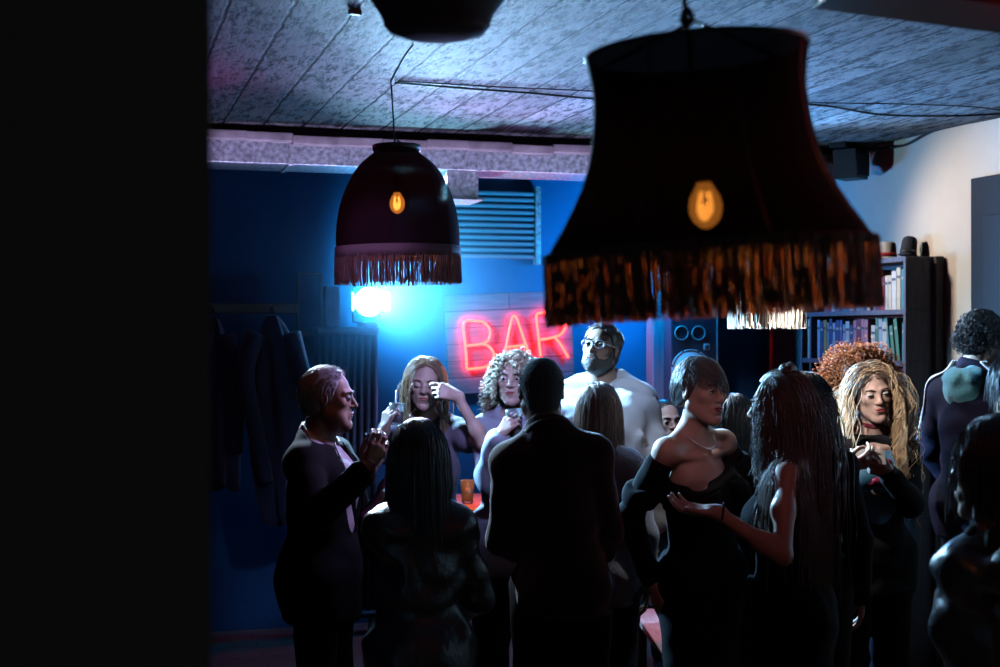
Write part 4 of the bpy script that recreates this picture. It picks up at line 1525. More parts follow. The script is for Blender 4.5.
TUMBLER = [(.028, 0), (.029, .004), (.032, .05), (.035, .095)]
PINT = [(.027, 0), (.028, .004), (.031, .05), (.037, .12), (.0375, .14)]
GRIP = (38, 58, 38)
C_black = mat('black_cloth', (.018, .018, .020), .9, bump=.25, bscale=160, spec=.1)
C_trouser = mat('black_trousers', (.018, .018, .020), .9, bump=.2, bscale=140, spec=.1)
C_shoe = mat('black_shoe_leather', (.012, .011, .011), .4)
C_jeans = mat('dark_denim', (.012, .016, .03), .9, bump=.2, bscale=200, spec=.1)


def hairmat(name, col, rough=.38, var=.25):
    return mat('hair_' + name, col, rough, var=var, vscale=14, spec=.6)


H_grey = hairmat('grey', (.46, .46, .48)); H_lbrown = hairmat('light_brown', (.26, .16, .09)); H_black = hairmat('black', (.010, .008, .008), .35)
H_curl = hairmat('ash_curls', (.42, .32, .22)); H_brown = hairmat('brown', (.15, .07, .040)); H_dkbrown = hairmat('dark_brown', (.035, .022, .016))
H_red = hairmat('copper', (.85, .17, .035)); H_blond = hairmat('blond', (.72, .50, .28)); H_ash = hairmat('ash', (.16, .13, .11)); H_teal = hairmat('dark_ash', (.075, .08, .08))
scalp = lambda fr=.35, lowz=-.25: (lambda d: not (d[1] > fr and d[2] < .62) and not (d[1] > -.15 and d[2] < lowz + .35 * (d[1] > .1)) and d[2] > -.55)
V3 = Vector
FACE = (np.array([0, .075, -.035]), np.array([.082, .10, .115]))


def dress_legs(p, m=None):
    p.trousers(m or C_trouser)
    p.shoes(C_shoe)


# --- man in the suit, in profile on the left
p = Person('grey-haired man in black suit and open white collar, in profile at the left', (329, 398), 5.4, -104, 'm', 'tan', head=(12, -2, 0),
           arms={'R': dict(wrist=PX(367, 468, 5.05), hint=(.6, -.3, -1), fwd=(.55, -.05, 1.0), palm=(-.2, .9, .25), curl=(30, 42, 28), thumb=.8),
                 'L': dict(wl=(-.30, .20, .90), hint=(-.5, -1, -.2))}, brow=(.12, .10, .09), jowl=1.0)
p1 = p
p.garment('shirt', mat('white_shirt', (.66, .62, .62), .8, bump=.1, bscale=120), 'none', .011, .86, ((0, .0, 1.500), (0, .6, .85)), noise=(.001, 30))
p.ring('shirt_collar', mat('white_shirt', None), -.005, .079, .046, .024, .005, .006, .55, rtop=.074)
vcut = [dict(ell(p.T((0, .15, 1.32)), (.075, .11, .21), p.Rt, .006), op='-')]
p.garment('suit_jacket', mat('black_suit_wool', (.016, .016, .017), .9, bump=.15, bscale=220, spec=.1), 'long', .022, .74, ((0, -.01, 1.500), (0, .5, 1)), vcut, sleeve_cut=.86, nape=False)
for x in (-1, 1):
    mb = MB()
    a = [p.T((x * .050, .06, 1.47)), p.T((x * .095, .128, 1.36)), p.T((x * .030, .150, 1.12)), p.T((x * .052, .150, 1.30))]
    mb.bm.faces.new([mb.bm.verts.new(v + V3((0, .008, 0))) for v in a]); r_ = bmesh.ops.extrude_face_region(mb.bm, geom=mb.bm.faces[:])
    for v in [g for g in r_['geom'] if isinstance(g, bmesh.types.BMVert)]: v.co.y += .005
    p.fin('lapel', mb, mat('black_suit_wool', None), False)
V_, Q_ = sdf_mesh([cap(p.arm_joints('R')[1].lerp(p.arm_joints('R')[2], .90), p.arm_joints('R')[2] + p.arm_joints('R')[3] * .004, .036)], .005)
p.put('shirt_cuff', V_, Q_, mat('white_shirt', None))
dress_legs(p)
p.hair(H_grey, p.scalp_cap(.009, .055, temple=.022, noise=(.0016, 160, 1)),
       p.strands(1100, .040, 9, .0012, scalp(.45), lambda d: np.array([.15, -.9 if d[2] > .2 else -.3, -.5 if d[2] < .5 else -.05]), .22, grow=.009, seed=3, jit=.15))
cpos, cax = hold(p, 'R', .085, .040)
glass('tumbler', TUMBLER, cpos - V3((0, 0, .05)), V3((0, 0, 1)) + cax * .1, 'clear tumbler held by the man in the black suit')

# --- woman with her hand at her eye
p = Person('woman with long straight light-brown hair raising a hand to her eye, left of sign', (425, 383), 6.3, 180, 'f', 'fair', head=(0, -8, -3), closed=True,
           arms={'R': dict(wrist=PX(384, 432, 6.02), hint=(.5, -.2, -1), fwd=(.25, .1, 1), palm=(.75, .75, -.1), curl=GRIP, thumb=.7),
                 'L': dict(wrist=PX(457, 396, 6.10), hint=(-.7, .3, -1), fwd=(-1, -.05, .30), palm=(-.1, .9, -.3), curl=((28, 30, 20), (45, 50, 30), (55, 60, 35), (60, 65, 40)), thumb=.5)}, brow=(.10, .06, .04))
p2 = p
p.garment('blouse', mat('grey_lilac_top', (.17, .15, .20), .85, bump=.25, bscale=90), 'short', .022, .74, ((0, .02, 1.465), (0, .8, .75)), sleeve_cut=.40, noise=(.0055, 27), flare=.02)
dress_legs(p, C_jeans)
side_comb = lambda d: np.array([np.sign(d[0] + .05) * .8, -.25, -.35])
p.hair(H_lbrown, p.scalp_cap(.009, .060, temple=.020, extra=p.back(.30)),
       p.strands(1700, .46, 26, .0014, scalp(.55), side_comb, .30, jit=.07, grow=.012, seed=5, wave=(.004, 2), lenvar=.15, maxr=.175))
cpos, cax = hold(p, 'R', .082, .044)
glass('tumbler', TUMBLER, cpos - V3((0, 0, .04)), (.05, 0, 1), 'tumbler with a white straw held by the woman rubbing her eye', ((.5, .42, .45), .55), True)

# --- curly-haired woman with the beer
p = Person('woman with pale curly hair and grey-blue blouse holding a beer before the sign', (514, 380), 6.2, 176, 'f', 'fair', head=(-8, 2, 0),
           arms={'R': dict(wrist=PX(499, 437, 5.92), hint=(.15, -.3, -1), fwd=(.55, -.1, .75), palm=(.55, .8, -.2), curl=GRIP, thumb=.6),
                 'L': dict(wl=(-.16, .24, .98), hint=(-.6, -.4, -.6))}, gaze=(0, 0), brow=(.10, .07, .05))
p3 = p
p.garment('blouse', mat('grey_blue_blouse', (.34, .38, .46), .7, bump=.15, bscale=60), 'long', .026, .74, ((0, .02, 1.475), (0, .8, .75)), noise=(.0065, 27), sleeve_cut=.9, flare=.02)
p.ring('blouse_collar', mat('grey_blue_blouse', None), -.02, .062, .028, .03, .005, .004, .9)
dress_legs(p, C_jeans)
p.hair(H_curl, p.scalp_cap(.020, .055, temple=.018, noise=(.004, 90, 1)),
       p.strands(900, .20, 16, .0017, lambda d: not (d[1] > .35 and d[2] < .5) and d[2] > -.5, lambda d: np.array([d[0] * .9, d[1] * .4 - .35, -.2]), .26, grow=.018, seed=8, helix=(.012, 6), puff=.36, jit=.2, taper=.8, colliders=[FACE]))
cpos, cax = hold(p, 'R', .082, .048)
glass('beer_glass', PINT, cpos - V3((0, 0, .075)), (-.08, 0, 1), 'beer glass held up by the curly-haired woman', ((.62, .28, .20), .78))

# --- man in the dark sweater, back to us
p = Person('man with cropped black hair in dark sweater, back turned, under the neon sign', (541, 391), 5.0, -2, 'm', 'dark', head=(10, -3, 0), lean=(3, -5), hoff=(-.030, .0), width=.90,
           arms={'L': dict(wl=(-.17, .27, 1.02), hint=(-.25, -.6, -1)), 'R': dict(wl=(.17, .27, 1.02), hint=(.25, -.6, -1))})
p4 = p
p.garment('sweater', mat('charcoal_knit', (.014, .015, .018), .9, bump=.5, bscale=260, spec=.15, sheen=.5), 'long', .017, .84)
p.ring('ribbed_neckband', mat('charcoal_knit', None), .014, .082, .022, .030, .007)
dress_legs(p)
p.hair(hairmat('cropped_black', (.010, .008, .008), .85), p.scalp_cap(.006, .058, temple=.020, noise=(.0008, 300, 1)),
       p.strands(1500, .008, 3, .0011, scalp(.5), None, .1, grow=.007, seed=71, puff=.6))

# --- woman with straight brown hair beside him, back to us
p = Person('woman with straight brown hair, back turned, in blue-grey jacket beside sweater man', (599, 412), 5.65, -12, 'f', 'fair', head=(4, -4, 0), arms={}, face=False)
p5 = p
p.garment('denim_jacket', mat('washed_denim', (.16, .20, .27), .85, bump=.4, bscale=180, var=.25, vscale=20), 'long', .022, .80, ((0, -.01, 1.525), (0, .5, 1)), noise=(.004, 24))
p.ring('jacket_collar', mat('washed_denim', None), -.04, .075, .035, .012, .007)
dress_legs(p, C_jeans)
p.hair(H_brown, p.scalp_cap(.009, .060, temple=.022, extra=p.back(.26, .07, .034)),
       p.strands(1900, .34, 22, .0014, scalp(.6), lambda d: np.array([d[0] * .6, -.5, -.5]), .34, jit=.05, grow=.012, seed=6, lenvar=.10))

# --- tall man with beard and glasses
p = Person('tall bearded man in glasses and white shirt, chin raised, right of the sign', (601, 349), 6.4, 163, 'm', 'tan', head=(-10, 13, -4), arms={}, brow=(.02, .015, .012))
p6 = p
p.garment('shirt', mat('pale_shirt', (.60, .64, .70), .75, bump=.12, bscale=90), 'long', .027, .76, ((0, .01, 1.505), (0, .6, .8)), noise=(.0075, 25), ease=.11)
p.ring('shirt_collar', mat('pale_shirt', None), .004, .090, .048, .026, .005, .008, .5, rtop=.080)
mb = MB().tube(catmull([p.T((0, .100, 1.425)), p.T((0, .142, 1.34)), p.T((0, .150, 1.22)), p.T((0, .146, 1.05)), p.T((0, .146, .85))], 6), .010, 8)
p.fin('button_placket', mb, mat('pale_shirt', None))
dress_legs(p)
beard = [ell(p.hp(0, .030, -.078), (.060 * p.hs, .060 * p.hs, .048 * p.hs), p.Rh, .02), ell(p.hp(0, .086, -.064), (.027, .014, .026), p.Rh, .015)]
for x in (-1, 1): beard.append(cap(p.hp(x * .063, .012, -.02), p.hp(x * .05, .03, -.07), .014, .02, .02))
beard += [ell(p.hp(0, .072, -.100), (.027, .024, .024), p.Rh, .02), dict(ell(p.hp(0, .10, -.061), (.018, .022, .0050), p.Rh, .004), op='-'), clip(p.hp(0, .06, -.030), p.Rh @ V3((0, .35, 1))), clip(p.hp(0, .0, -.0), p.Rh @ V3((0, -1, 0)))]
p.put('beard', *sdf_mesh(beard, .0045, None, 0, (.0015, 260, 1)), hairmat('beard', (.02, .015, .012), .6))
p.hair(H_dkbrown, p.scalp_cap(.012, .060, temple=.026, noise=(.002, 120, 1)),
       p.strands(1100, .045, 9, .0014, lambda d: d[2] > .15 and not (d[1] > .6 and d[2] < .55), lambda d: np.array([.35, -.7, .25]), .10, grow=.013, seed=9, puff=.18))
mb = MB()
for x in (-1, 1):
    c0 = p.hp(x * .032, .099, .003)
    mb.tube([c0 + p.Rh @ V3((.0235 * math.cos(2 * math.pi * i / 24), -.002 * abs(math.cos(2 * math.pi * i / 24)), .0185 * math.sin(2 * math.pi * i / 24))) for i in range(24)], .0020, 6, closed=True)
    mb.tube([p.hp(x * .055, .096, .006), p.hp(x * .073, .06, .008), p.hp(x * .081, .0, .008), p.hp(x * .083, -.02, -.004)], .0016, 6)
mb.tube([p.hp(-.009, .100, .006), p.hp(0, .104, .009), p.hp(.009, .100, .006)], .0018, 6)
p.fin('glasses', mb, mat('silver_frame', (.6, .6, .62), .3, .9))

# --- man seated at the back
p = Person('man with shaved dark hair seated far back below the wooden post', (666, 421), 7.75, 192, 'm', 'fair', head=(6, -2, 2), seated=.56, gaze=(-8, 0),
           arms={'R': dict(wl=(.22, .32, 1.0), hint=(.8, -.6, -.6)), 'L': dict(wl=(-.22, .32, 1.0), hint=(-.8, -.6, -.6))}, brow=(.03, .02, .015))
p7 = p
p.garment('jumper', C_black, 'long', .018, .86, None)
dress_legs(p)
p.hair(H_dkbrown, p.scalp_cap(.004, .066, temple=.014, noise=(.001, 240, 1)))

# --- woman with cropped hair and bare shoulders
p = Person('woman with cropped side-swept hair in black off-shoulder top, necklace showing', (702, 391), 5.0, 214, 'f', 'fair', head=(2, -2, -2), lean=(0, 4), gaze=(6, 0), hs=.98, shrug=.035,
           arms={'R': dict(wl=(.20, -.06, .94), hint=(.3, -1, -.2)), 'L': dict(wl=(-.20, .20, 1.02), hint=(-.8, -1, -.3), curl=(20, 30, 20))}, brow=(.05, .035, .025), lipcol=(.36, .07, .08))
p8 = p
p.garment('off_shoulder_top', C_black, 'off', .012, .80, nape=False, neck=((.0, .05, 1.335), (.25, .25, 1)), noise=(.0015, 30))
V_, Q_ = sdf_mesh([dict(q_, inf=.024) for q_ in p.torso_prims()] + sum([[dict(cap(p.arm_joints(sd)[0], p.arm_joints(sd)[0].lerp(p.arm_joints(sd)[1], .7), .046, .044, .03), inf=.022)] for sd in 'LR'], []) +
                  [clip(p.T((0, .05, 1.325)), p.Rt @ V3((.25, .25, 1))), clip(p.T((0, 0, 1.20)), (0, 0, -1))], .0075, None, 0, (.002, 30, 2))
p.put('top_frill', V_, Q_, C_black)
p.garment('skirt', C_black, 'none', .012, .50, ((0, 0, 1.05), (0, 0, 1)), flare=-.04)
dress_legs(p)
mb = MB()
pts = []
for i in range(25):
    a = math.pi * (i / 24) * 1.0
    pts.append(p.N + V3((.066 * math.cos(a), .012 + .078 * math.sin(a), .012 - .046 * math.sin(a) ** 2)))
mb.tube(pts, .0013, 6).sphere(pts[12] + V3((0, .002, -.008)), .006)
p.fin('necklace', mb, mat('silver_chain', (.7, .7, .72), .25, 1.0))
fr = lambda d: d[2] > .05 and not (d[1] > .75 and d[2] < .3)
p.hair(H_teal, p.scalp_cap(.013, .058, temple=.024, low=-.02, nape=-.055, noise=(.0010, 140, 1)),
       p.strands(1300, .085, 12, .0013, lambda d: d[2] > .30 and d[1] > -.75, lambda d: np.array([-.75, .45, .05]), .22, grow=.014, seed=12, jit=.10, puff=.04, lenvar=.2),
       p.strands(900, .055, 10, .0012, lambda d: d[1] < .15 and d[2] > -.25 and abs(d[0]) > .2 and not (d[1] > -.35 and d[2] < .2) or d[1] < -.4 and d[2] > -.4, lambda d: np.array([d[0] * .4, -.6, -.8]), .2, grow=.012, seed=13))

# --- woman with long half-up hair, seen from behind, hand held out
p = Person('woman with very long half-up hair and bare arms, back turned, palm held out', (779, 407), 4.6, 74, 'f', 'fair', head=(-4, -2, 0), face=True, shrug=.02,
           arms={'L': dict(wrist=PX(716, 512, 4.38), hint=(-.5, -.5, -1), fwd=(-1, .10, .12), palm=(-.1, -.35, 1), curl=(14, 22, 20), spread=7, thumb=.15),
                 'R': dict(wl=(.20, .04, .92), hint=(.5, -1, -.2))}, brow=(.08, .06, .04))
p9 = p
p.garment('tank_top', C_black, 'none', .010, .80, ((0, .0, 1.385), (0, .15, 1)), nape=False, noise=(.0012, 30))
for x in (-1, 1):
    mb = MB()
    P9 = [p.T((x * .082, .098, 1.34)), p.T((x * .085, .05, 1.425)), p.T((x * .085, -.015, 1.468)), p.T((x * .085, -.068, 1.42)), p.T((x * .08, -.098, 1.35))]
    mb.tube(catmull(P9, 6), .008, 8)
    p.fin('shoulder_strap', mb, C_black)
p.garment('skirt', C_black, 'none', .014, .55, ((0, 0, 1.05), (0, 0, 1)), flare=.02)
p.shoes(C_shoe)
mb = MB()
c0, ax_ = p.hand_frame('L')[0] - p.hand_frame('L')[1] * .02, p.hand_frame('L')[1]
Rb = ax_.to_track_quat('Z', 'Y').to_matrix()
mb.tube([c0 + Rb @ V3((.031 * math.cos(2 * math.pi * i / 24), .031 * math.sin(2 * math.pi * i / 24), 0)) for i in range(24)], .0035, 6, closed=True)
p.fin('bracelet', mb, C_black)
p.hair(H_ash, p.scalp_cap(.011, .060, temple=.022, extra=p.back(.50, .075, .034, -.10)),
       p.strands(2000, .60, 30, .0014, scalp(.55), lambda d: np.array([d[0] * .4, -.8, -.35]), .30, jit=.07, grow=.013, seed=15, wave=(.004, 3)),
       p.strands(500, .26, 20, .0013, lambda d: d[1] > .1 and d[2] > -.1 and abs(d[0]) > .55, lambda d: np.array([np.sign(d[0]) * .3, .1, -1]), .4, grow=.016, seed=16, wave=(.010, 3)))
mb = MB()
rs = random.Random(4)
for bx in (-.028, .030):
    cb = p.hp(bx, -.035, .132)
    for i in range(9):
        ra_, rb_ = rs.uniform(.012, .021), rs.uniform(0, 6.28)
        tilt = Euler((rs.uniform(-.7, .7), rs.uniform(-.7, .7), rb_)).to_matrix()
        mb.tube([cb + tilt @ V3((ra_ * math.cos(.2 + 5.6 * k_ / 15), ra_ * math.sin(.2 + 5.6 * k_ / 15), .006 * math.sin(k_))) for k_ in range(16)], .0052, 6)
p.fin('hair_bun', mb, H_ash)

# --- woman with black hair behind her
p = Person('woman with long black hair, back turned, behind the woman with half-up hair', (806, 404), 5.25, -20, 'f', 'fair', arms={}, face=False)
p10 = p
p.garment('top', C_black, 'long', .016, .80, None)
dress_legs(p)
p.hair(H_black, p.scalp_cap(.010, .060, temple=.02, extra=p.back(.42)), p.strands(1500, .50, 24, .0015, scalp(.6), lambda d: np.array([d[0] * .5, -.6, -.4]), .3, jit=.07, grow=.013, seed=17))
mb = MB()
for i in range(7):
    tilt = Euler((rs.uniform(-.7, .7), rs.uniform(-.7, .7), rs.uniform(0, 6))).to_matrix()
    ra_ = rs.uniform(.012, .020)
    mb.tube([p.hp(-.05, -.03, .122) + tilt @ V3((ra_ * math.cos(.2 + 5.6 * k_ / 15), ra_ * math.sin(.2 + 5.6 * k_ / 15), .006 * math.sin(k_))) for k_ in range(16)], .0048, 6)
p.fin('hair_bun', mb, H_dkbrown)

# --- dark head between the cropped-hair woman and the half-up one
p = Person('woman with dark hair far behind, glimpsed right of the off-shoulder woman', (733, 420), 6.4, 10, 'f', 'fair', arms={}, face=False)
p11 = p
p.garment('top', C_black, 'long', .016, .80, None)
dress_legs(p)
p.hair(H_black, p.scalp_cap(.012, .060, temple=.02, extra=p.back(.25)), p.strands(900, .34, 20, .0016, scalp(.6), lambda d: np.array([d[0] * .6, -.5, -.4]), .3, jit=.08, grow=.014, seed=18))

# --- blond woman with the choker
p = Person('woman with long wavy blond hair and maroon choker, looking down at a white card', (872, 392), 5.72, 186, 'f', 'fair', head=(-3, -8, 8), gaze=(0, -18), smile=1, hs=.98,
           arms={'R': dict(wrist=PX(846, 468, 5.42), hint=(.8, -.7, -.9), fwd=(.9, -.15, .35), palm=(.1, .75, .6), curl=(32, 40, 28), thumb=.7),
                 'L': dict(wrist=PX(890, 474, 5.44), hint=(-.8, -.7, -.9), fwd=(-.9, -.15, .40), palm=(-.1, .75, .6), curl=(30, 40, 28), thumb=.7)}, brow=(.06, .035, .025), lipcol=(.40, .09, .10))
p12 = p
p.garment('blouse', mat('patterned_blouse', (.05, .18, .30), .6), 'none', .010, .80, ((0, .03, 1.425), (0, .8, .8)), nape=False, noise=(.002, 28))
vcut = [dict(ell(p.T((0, .17, 1.30)), (.125, .15, .22), p.Rt, .01), op='-')]
p.garment('cardigan', mat('black_cardigan', (.018, .018, .020), .9, bump=.4, bscale=140, spec=.1), 'long', .020, .78, ((0, -.01, 1.475), (0, .35, 1)), vcut, nape=False, noise=(.004, 24), sleeve_cut=.93)
PRN = [mat('maroon_print', (.30, .02, .08), .6), mat('sky_print', (.12, .42, .60), .6), mat('white_print', (.6, .6, .65), .6)]
for z0, x0, x1, mm in ((1.345, -.05, .055, 0), (1.30, -.075, .02, 1), (1.265, -.02, .075, 0), (1.225, -.06, .06, 2)):
    mb = MB()
    n_ = 14
    for j in (0, 1):
        pts = []
        for i in range(n_):
            xa = x0 + (x1 - x0) * i / (n_ - 1)
            pts.append(p.T((xa, .115 + (.034 if z0 < 1.33 else -.004) - 2.2 * xa * xa, z0 + .010 * math.sin(i * 1.1))))
    mb.tube(pts, [.006 + .010 * math.sin(math.pi * (i + .5) / n_) for i in range(n_)], 8)
    p.fin('blouse_print', mb, PRN[mm])
dress_legs(p)
p.ring('choker', mat('maroon_velvet', (.20, .012, .03), .8, sheen=.5), .030, .0505, .019, .004, .003)
waves = lambda n, sd, L, side: p.strands(n, L, 26, .0014, side, lambda d: np.array([np.sign(d[0] - .1) * .85, -.30, -.25]), .30, jit=.10, grow=.014, seed=sd, wave=(.008, 3.5), taper=.7, colliders=[FACE])
p.hair(H_blond, waves(1000, 21, .52, lambda d: scalp(.55)(d) and d[0] < .1),
       p.strands(560, .40, 24, .0015, lambda d: d[0] < -.5 and d[2] > -.2 and d[1] > -.3, lambda d: np.array([-.7, .45, -.4]), .26, jit=.2, grow=.02, seed=23, helix=(.014, 3.5), taper=.7, colliders=[FACE]),
       waves(800, 22, .50, lambda d: scalp(.55)(d) and d[0] >= .1), label='blond lengths')
p.hair(mat('hair_roots', (.10, .075, .055), .4), p.scalp_cap(.011, .060, temple=.020), p.strands(600, .10, 10, .0014, lambda d: d[2] > .4 and d[1] > -.4, lambda d: np.array([np.sign(d[0] - .1) * .9, -.1, .1]), .2, jit=.08, grow=.0135, seed=24), name='hair_roots', label='dark hair at the parting')
for sx in (-1, 1):
    mb = MB()
    e0 = p.hp(sx * .080, -.002, -.034)
    mb.tube([e0 + V3((0, .012 * math.sin(2 * math.pi * i / 20), -.030 + .028 * math.cos(2 * math.pi * i / 20))) for i in range(20)], .0018, 6, closed=True)
    p.fin('earring', mb, mat('gold_hoop', (.8, .55, .25), .25, 1))
ca, _ = hold(p, 'R', .085, .020); cb, _ = hold(p, 'L', .085, .020)
o = MB().box((.135, .006, .068), bev=.002).build('card', mat('white_card', (.78, .75, .75), .5))
o.location = (ca + cb) / 2 + V3((0, -.004, .012)); o.rotation_euler = (R(-38), R(4), R(-2)); tag(o, 'white folded card held by the blond woman with the choker', 'card')

# --- red curls behind her
p = Person('woman with big copper curls and blue denim collar behind the blond woman', (857, 378), 6.5, 150, 'f', 'fair', head=(0, -6, 6), arms={}, brow=(.2, .07, .03))
p13 = p
p.garment('denim_jacket', mat('teal_denim', (.05, .14, .24), .85, bump=.4, bscale=180, var=.3, vscale=16), 'long', .022, .80, ((0, -.01, 1.525), (0, .5, 1)), noise=(.004, 24))
p.ring('jacket_collar', mat('teal_denim', None), -.035, .078, .05, .012, .008, .01, .7, rtop=.085)
dress_legs(p, C_jeans)
p.hair(H_red, p.scalp_cap(.024, .055, temple=.010, noise=(.005, 80, 1), extra=p.back(.13, .085, .05, -.03)),
       p.strands(1200, .20, 16, .0017, lambda d: not (d[1] > .55 and d[2] < .55) and d[2] > -.6, lambda d: np.array([d[0] * .9, d[1] * .5 - .2, .05]), .17, grow=.028, seed=31, helix=(.008, 6.5), puff=.45, jit=.2, taper=.85, body_push=False))

# --- man at the right, by the door
p = Person('man with dark curly hair in striped track jacket with teal hood, right of bookcase', (983, 339), 6.5, -60, 'm', 'tan', head=(0, -6, 0), hs=1.04, face=True,
           arms={'L': dict(wl=(-.26, .20, .95), hint=(-.9, -.8, -.2)), 'R': dict(wl=(.16, .36, 1.15), hint=(.7, -.5, -.8))}, brow=(.02, .015, .012))
p14 = p
M_jk = mat('navy_track_jacket', (.012, .012, .028), .8, bump=.15, bscale=80, spec=.1)
p.garment('track_jacket', M_jk, 'long', .024, .78, ((0, -.01, 1.525), (0, .5, 1)), noise=(.004, 24))
p.hood(mat('teal_fleece', (.07, .30, .36), .9, bump=.6, bscale=160, sheen=.3))
for sd in 'LR':
    S_, E_, W_, f_, n_, t_, d_ = p.arm_joints(sd)
    sx = 1 if sd == 'R' else -1
    for k_ in (-1, 0, 1):
        mb = MB()
        ax_ = (E_ - S_).normalized()
        side_ = ax_.cross(V3((0, 1, 0))).normalized()
        outv = V3((sx * .8, -.55, .25)); outv = (outv - ax_ * outv.dot(ax_)).normalized()
        tv = ax_.cross(outv)
        pts = []
        A_ = p.T((sx * .075, -.045, 1.512)); B_ = S_ + outv * .080 + V3((0, 0, .03))
        C_ = S_.lerp(E_, .3) + outv * .077; D_ = S_.lerp(E_, .92) + outv * .068
        for q_ in catmull([A_ + V3((0, -.012 + .016 * k_, .03)), p.T((sx * .13, -.04, 1.475)) + V3((0, .018 * k_, .022)), B_ + tv * .018 * k_, C_ + tv * .018 * k_, D_ + tv * .016 * k_], 6): pts.append(q_)
        mb.tube(pts, .0065, 6)
        p.fin('stripe', mb, mat('white_stripe', (.62, .62, .66), .6))
dress_legs(p)
p.hair(H_black, p.scalp_cap(.014, .055, temple=.022, noise=(.003, 100, 1)),
       p.strands(800, .060, 12, .0020, scalp(.5), lambda d: np.array([d[0] * .5, -.4, -.3]), .2, grow=.014, seed=35, helix=(.007, 2.0), puff=.22, taper=.8))

# --- two people cut by the right edge
p = Person('dark-haired person in black hooded jacket, hand raised, nearest at the right edge', (995, 468), 3.3, 22, 'f', 'fair', head=(35, -4, 0), hs=1.0,
           arms={'L': dict(wrist=PX(996, 545, 3.22), hint=(-.9, -.4, -1), fwd=(-.2, .15, 1), palm=(.3, .8, .1), curl=(30, 45, 30), thumb=.6), 'R': {}}, brow=(.03, .02, .02))
p15 = p
M_lea = mat('black_leather', (.012, .012, .016), .32, bump=.35, bscale=50)
p.garment('jacket', M_lea, 'long', .022, .76, ((0, -.01, 1.525), (0, .5, 1)), noise=(.005, 24))
p.hood(C_black)
dress_legs(p)
p.hair(H_black, p.scalp_cap(.014, .058, temple=.022, extra=p.back(.12)),
       p.strands(1500, .20, 16, .0014, scalp(.6), lambda d: np.array([d[0] * .6, -.3, -.5]), .26, jit=.07, grow=.016, seed=41, puff=.08))
p = Person('person with dark hair cut off by the right edge, between door and hooded person', (1019, 388), 4.5, 30, 'm', 'tan', arms={}, face=False)
p16 = p
p.garment('jacket', mat('dark_teal_jacket', (.015, .02, .03), .85, bump=.3, bscale=60, spec=.1), 'long', .022, .78, ((0, -.01, 1.525), (0, .5, 1)), noise=(.004, 24))
dress_legs(p)
p.hair(H_black, p.scalp_cap(.014, .055, temple=.022, extra=p.back(.08)),
       p.strands(1300, .15, 14, .0016, scalp(.6), lambda d: np.array([d[0] * .6, -.3, -.5]), .28, jit=.07, grow=.016, seed=51))

# --- dark-haired person in leather in front, back to us
p = Person('person with long black hair in shiny leather jacket, back turned, front left', (418, 457), 4.5, 14, 'f', 'fair', head=(0, -4, 0), hs=.97, face=False,
           arms={'L': dict(wrist=PX(392, 486, 4.86), hint=(-.7, -.25, -1), fwd=(.3, .4, 1), curl=(30, 40, 30)), 'R': dict(wl=(.20, .26, 1.02), hint=(.5, -.7, -.8))})
p17 = p
p.garment('leather_jacket', M_lea, 'long', .022, .78, ((0, -.01, 1.525), (0, .5, 1)), noise=(.006, 26))
p.ring('jacket_collar', M_lea, -.04, .076, .045, .012, .008)
dress_legs(p)
p.hair(H_black, p.scalp_cap(.012, .060, temple=.022, extra=p.back(.22)),
       p.strands(1700, .30, 22, .0015, scalp(.6), lambda d: np.array([d[0] * .5, -.6, -.4]), .32, jit=.06, grow=.013, seed=44))

# ------------------------------------------------------------------ bar table and stools
TT = PX(478, 500, 7.0)
tb = empty('bar_table', (TT.x, TT.y, 0), R(12), 'small dark bar table between the two women by the neon sign', 'table')
tz = TT.z
MB().lathe([(.001, tz - .03), (.29, tz - .03), (.30, tz - .022), (.30, tz - .006), (.29, tz), (.001, tz)], 48).build('table_top', mat('red_brown_top', (.30, .10, .07), .4, var=.2, vscale=8), tb, True)
MB().tube([(0, 0, .03), (0, 0, tz - .03)], .032, 16).build('column', M_black, tb, True)
MB().lathe([(.001, 0), (.22, 0), (.225, .012), (.10, .03), (.035, .05), (.001, .05)], 40).build('base', M_black, tb, True)
q = PX(467.5, 496.5, 6.86)
glass('juice_glass', [(.026, 0), (.027, .004), (.031, .05), (.037, .115)], (q.x, q.y, tz + .001), (0, 0, 1), 'tall glass of orange juice standing on the bar table', ((.85, .30, .02), .86))


def stool(x, y, hgt, rz, label, leg=.012):
    t = empty('bar_stool', (x, y, 0), rz, label, 'stool')
    MB().lathe([(.001, hgt - .05), (.15, hgt - .05), (.172, hgt - .035), (.175, hgt - .015), (.16, hgt), (.001, hgt)], 36).build('seat', mat('black_vinyl', (.015, .015, .016), .45), t, True)
    for i in range(4):
        a = math.pi / 4 + i * math.pi / 2
        MB().tube([(.12 * math.cos(a), .12 * math.sin(a), hgt - .05), (.20 * math.cos(a), .20 * math.sin(a), 0.006)], leg, 10).build('leg', M_black, t, True)
    MB().tube([(.168 * math.cos(2 * math.pi * i / 32), .168 * math.sin(2 * math.pi * i / 32), .24) for i in range(32)], .009, 8, closed=True).build('foot_ring', M_black, t, True)
    return t


